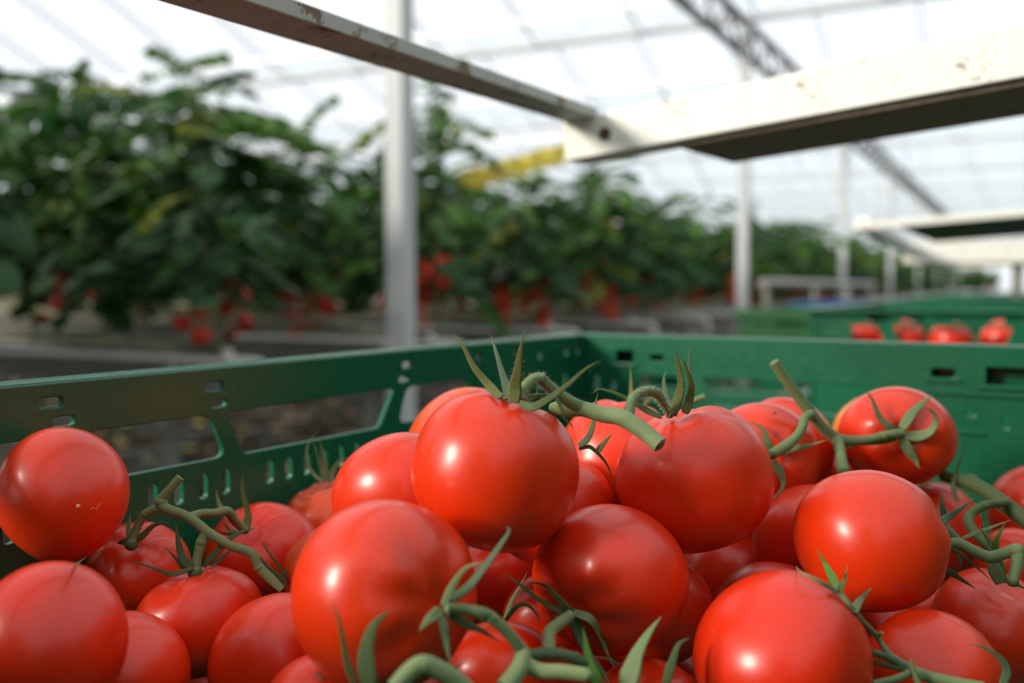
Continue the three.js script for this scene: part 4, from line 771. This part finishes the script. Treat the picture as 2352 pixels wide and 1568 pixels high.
vine('tomato_vine', 'thin budded vine lying over the big smooth tomato', 0.388, [
  { p: [[1918, 1352], [1930, 1362], [1950, 1387], [1980, 1425], [2016, 1464], [2040, 1500], [2076, 1528], [2118, 1549], [2195, 1568], [2260, 1580]], w: [16, 13, 11, 11, 13, 16, 22, 26, 26, 26], z: [0.39, 0.365], name: 'rachis', knots: [[1918, 1352, 9]] },
  { p: [[2014, 1462], [2025, 1452]], w: [10, 9], z: [0.378, 0.376], name: 'bud' },
  { p: [[2080, 1532], [2040, 1510], [2002, 1497]], w: [20, 18, 16], z: [0.372, 0.375], m: 'teal' },
  { p: [[2086, 1538], [2049, 1530], [2005, 1520]], w: [16, 14, 12], z: [0.371, 0.375], m: 'dark' },
  { p: [[2090, 1545], [2060, 1558], [2005, 1570]], w: [18, 17, 16], z: [0.368, 0.366] },
  { p: [[2110, 1572], [2100, 1545], [2092, 1515]], w: [14, 12, 7], z: [0.364, 0.366] },
]);
vine('tomato_vine', 'tangled dark stems in front of the solid crate wall', 0.56, [
  { p: [[2165, 1092], [2204, 1103], [2246, 1118], [2279, 1138], [2312, 1162], [2370, 1206]], w: [26, 30, 34, 34, 34, 34], z: [0.58, 0.53], name: 'rachis', m: 'dark', free: true },
  { p: [[2312, 1155], [2264, 1160], [2228, 1182], [2226, 1204], [2250, 1236], [2280, 1262]], w: [20, 20, 22, 22, 20], z: [0.535, 0.49], m: 'dark', free: true },
  { p: [[2250, 1118], [2236, 1098], [2222, 1096]], w: [18, 16], z: [0.56, 0.57], m: 'dark', free: true },
  { p: [[2166, 1206], [2186, 1225], [2206, 1246]], w: [18, 18], z: [0.47, 0.46], m: 'teal', free: true },
  { p: [[2172, 1246], [2204, 1249], [2234, 1264], [2273, 1279], [2309, 1270], [2334, 1264], [2336, 1290], [2326, 1336]], w: [24, 26, 27, 27, 26, 32, 26, 24], z: [0.455, 0.440], free: true, name: 'pedicel', knots: [[2334, 1264, 18]], m: 'stem', h: 3 },
], 40);
vine('tomato_vine', 'short stub of stem showing beyond the sunlit vine pair', 0.57, [{ p: [[1585, 925], [1600, 917], [1618, 911]], w: [13, 13, 15], free: true, m: 'stem' }]);
{ // specks on the skins: a pinhole on N, a nick on CC, a scratch on U
  const put = (id, px, py, g, m, name) => { const s = surf(id, px, py); if (!isFinite(s)) return; const p = fg(px, py, s - 0.0006); const o = mesh(name, g, m, tomGroup[id]); o.position.copy(p).sub(tomGroup[id].position); return o; };
  put('N', 1779, 946, new THREE.SphereGeometry(0.0006, 8, 6), dryMat, 'speck');
  const nick = put('CC', 735, 1553, new THREE.SphereGeometry(0.002, 10, 8).scale(1.2, 0.35, 0.5), dryMat, 'nick'); if (nick) nick.rotation.z = -0.3;
  const pale = new THREE.MeshStandardMaterial({ color: lin(0.72, 0.30, 0.22), roughness: 0.7 });
  put('U', 180, 1162, new THREE.SphereGeometry(0.0007, 8, 6), pale, 'speck');
  const w = [[205, 1172], [215, 1165], [222, 1170], [226, 1160], [235, 1155]].map(([x, y]) => fg(x, y, surf('U', x, y) - 0.0005).sub(tomGroup.U.position));
  mesh('scratch', sweep(w, [0.00005, 0.0001, 0.00005], 5, 6), pale, tomGroup.U);
}
// ---- tomatoes in the crates behind, seen through the windows of their walls
{
  const g = tomatoShape([0.2, 0.9, 0.3], 0.028, 0.0265, 0.028, 0, 3);
  const put = (x, y, z, m, s, label, group) => { const t = thing('tomato', label, 'tomato', V(x, y - 0.026 * s, z), group), f = mesh('fruit', g, m, t); f.position.y = 0.026 * s; f.scale.setScalar(s); f.rotation.set(rr(0, 6), rr(0, 6), 0); };
  const base = RIM - CH + 0.0102;
  for (let k = 0; k < 7; k++) for (let j = 0; j < 2; j++) for (const l of [1, 2]) {
    if ((l === 2 && j === 0 && k % 4 === 0) || (l === 2 && (k + j) % 5 === 3)) continue;
    put(-0.205 + k * 0.061 + rr(-0.003, 0.003), base + 0.026 + l * 0.050 + rr(0, 0.002), -1.366 - j * 0.06 + rr(-0.002, 0.002), [FM.bright, FM.red, FM.ripe][(k + j) % 3], rr(0.94, 1.0), 'tomato inside the crate directly behind the heaped one', 'tomatoes in the second crate');
  }
  // a low cart with one more crate, glimpsed through the windows of the near crate
  const lc = thing('low_cart', 'low steel cart carrying a crate of tomatoes, seen through the crate windows', 'cart', V(-0.82, 0, -2.10));
  const lt = 0.63;
  mesh('cart_top', rbox(0.46, 0.02, 0.66, 0.003).translate(0.235, lt - 0.011, 0), steelMat, lc);
  for (const x of [0.03, 0.43]) for (const z of [-0.28, 0.28]) { mesh('leg', box(x - 0.012, x + 0.012, 0.12, lt - 0.02, z - 0.012, z + 0.012), steelMat, lc); wheel(x, z, lc); }
  makeCrate('tomato_crate', 'green plastic crate of tomatoes on the low cart', undefined, crateMat, V(-0.815, lt, -1.78 - cl), 0);
  for (let k = 1; k < 4; k++) for (let j = 0; j < 3; j++) for (const l of [1, 2]) put(-0.60 + k * 0.061 + rr(-0.003, 0.003), lt + 0.029 + l * 0.050, -1.817 - j * 0.061, [FM.bright, FM.red, FM.ripe][(k + j * 2) % 3], rr(0.94, 1.0), 'tomato inside the crate on the low cart', 'tomatoes in the low crate');
}
scene.traverse((o) => { if (o.isMesh) o.castShadow = o.receiveShadow = true; });
renderer.render(scene, camera);
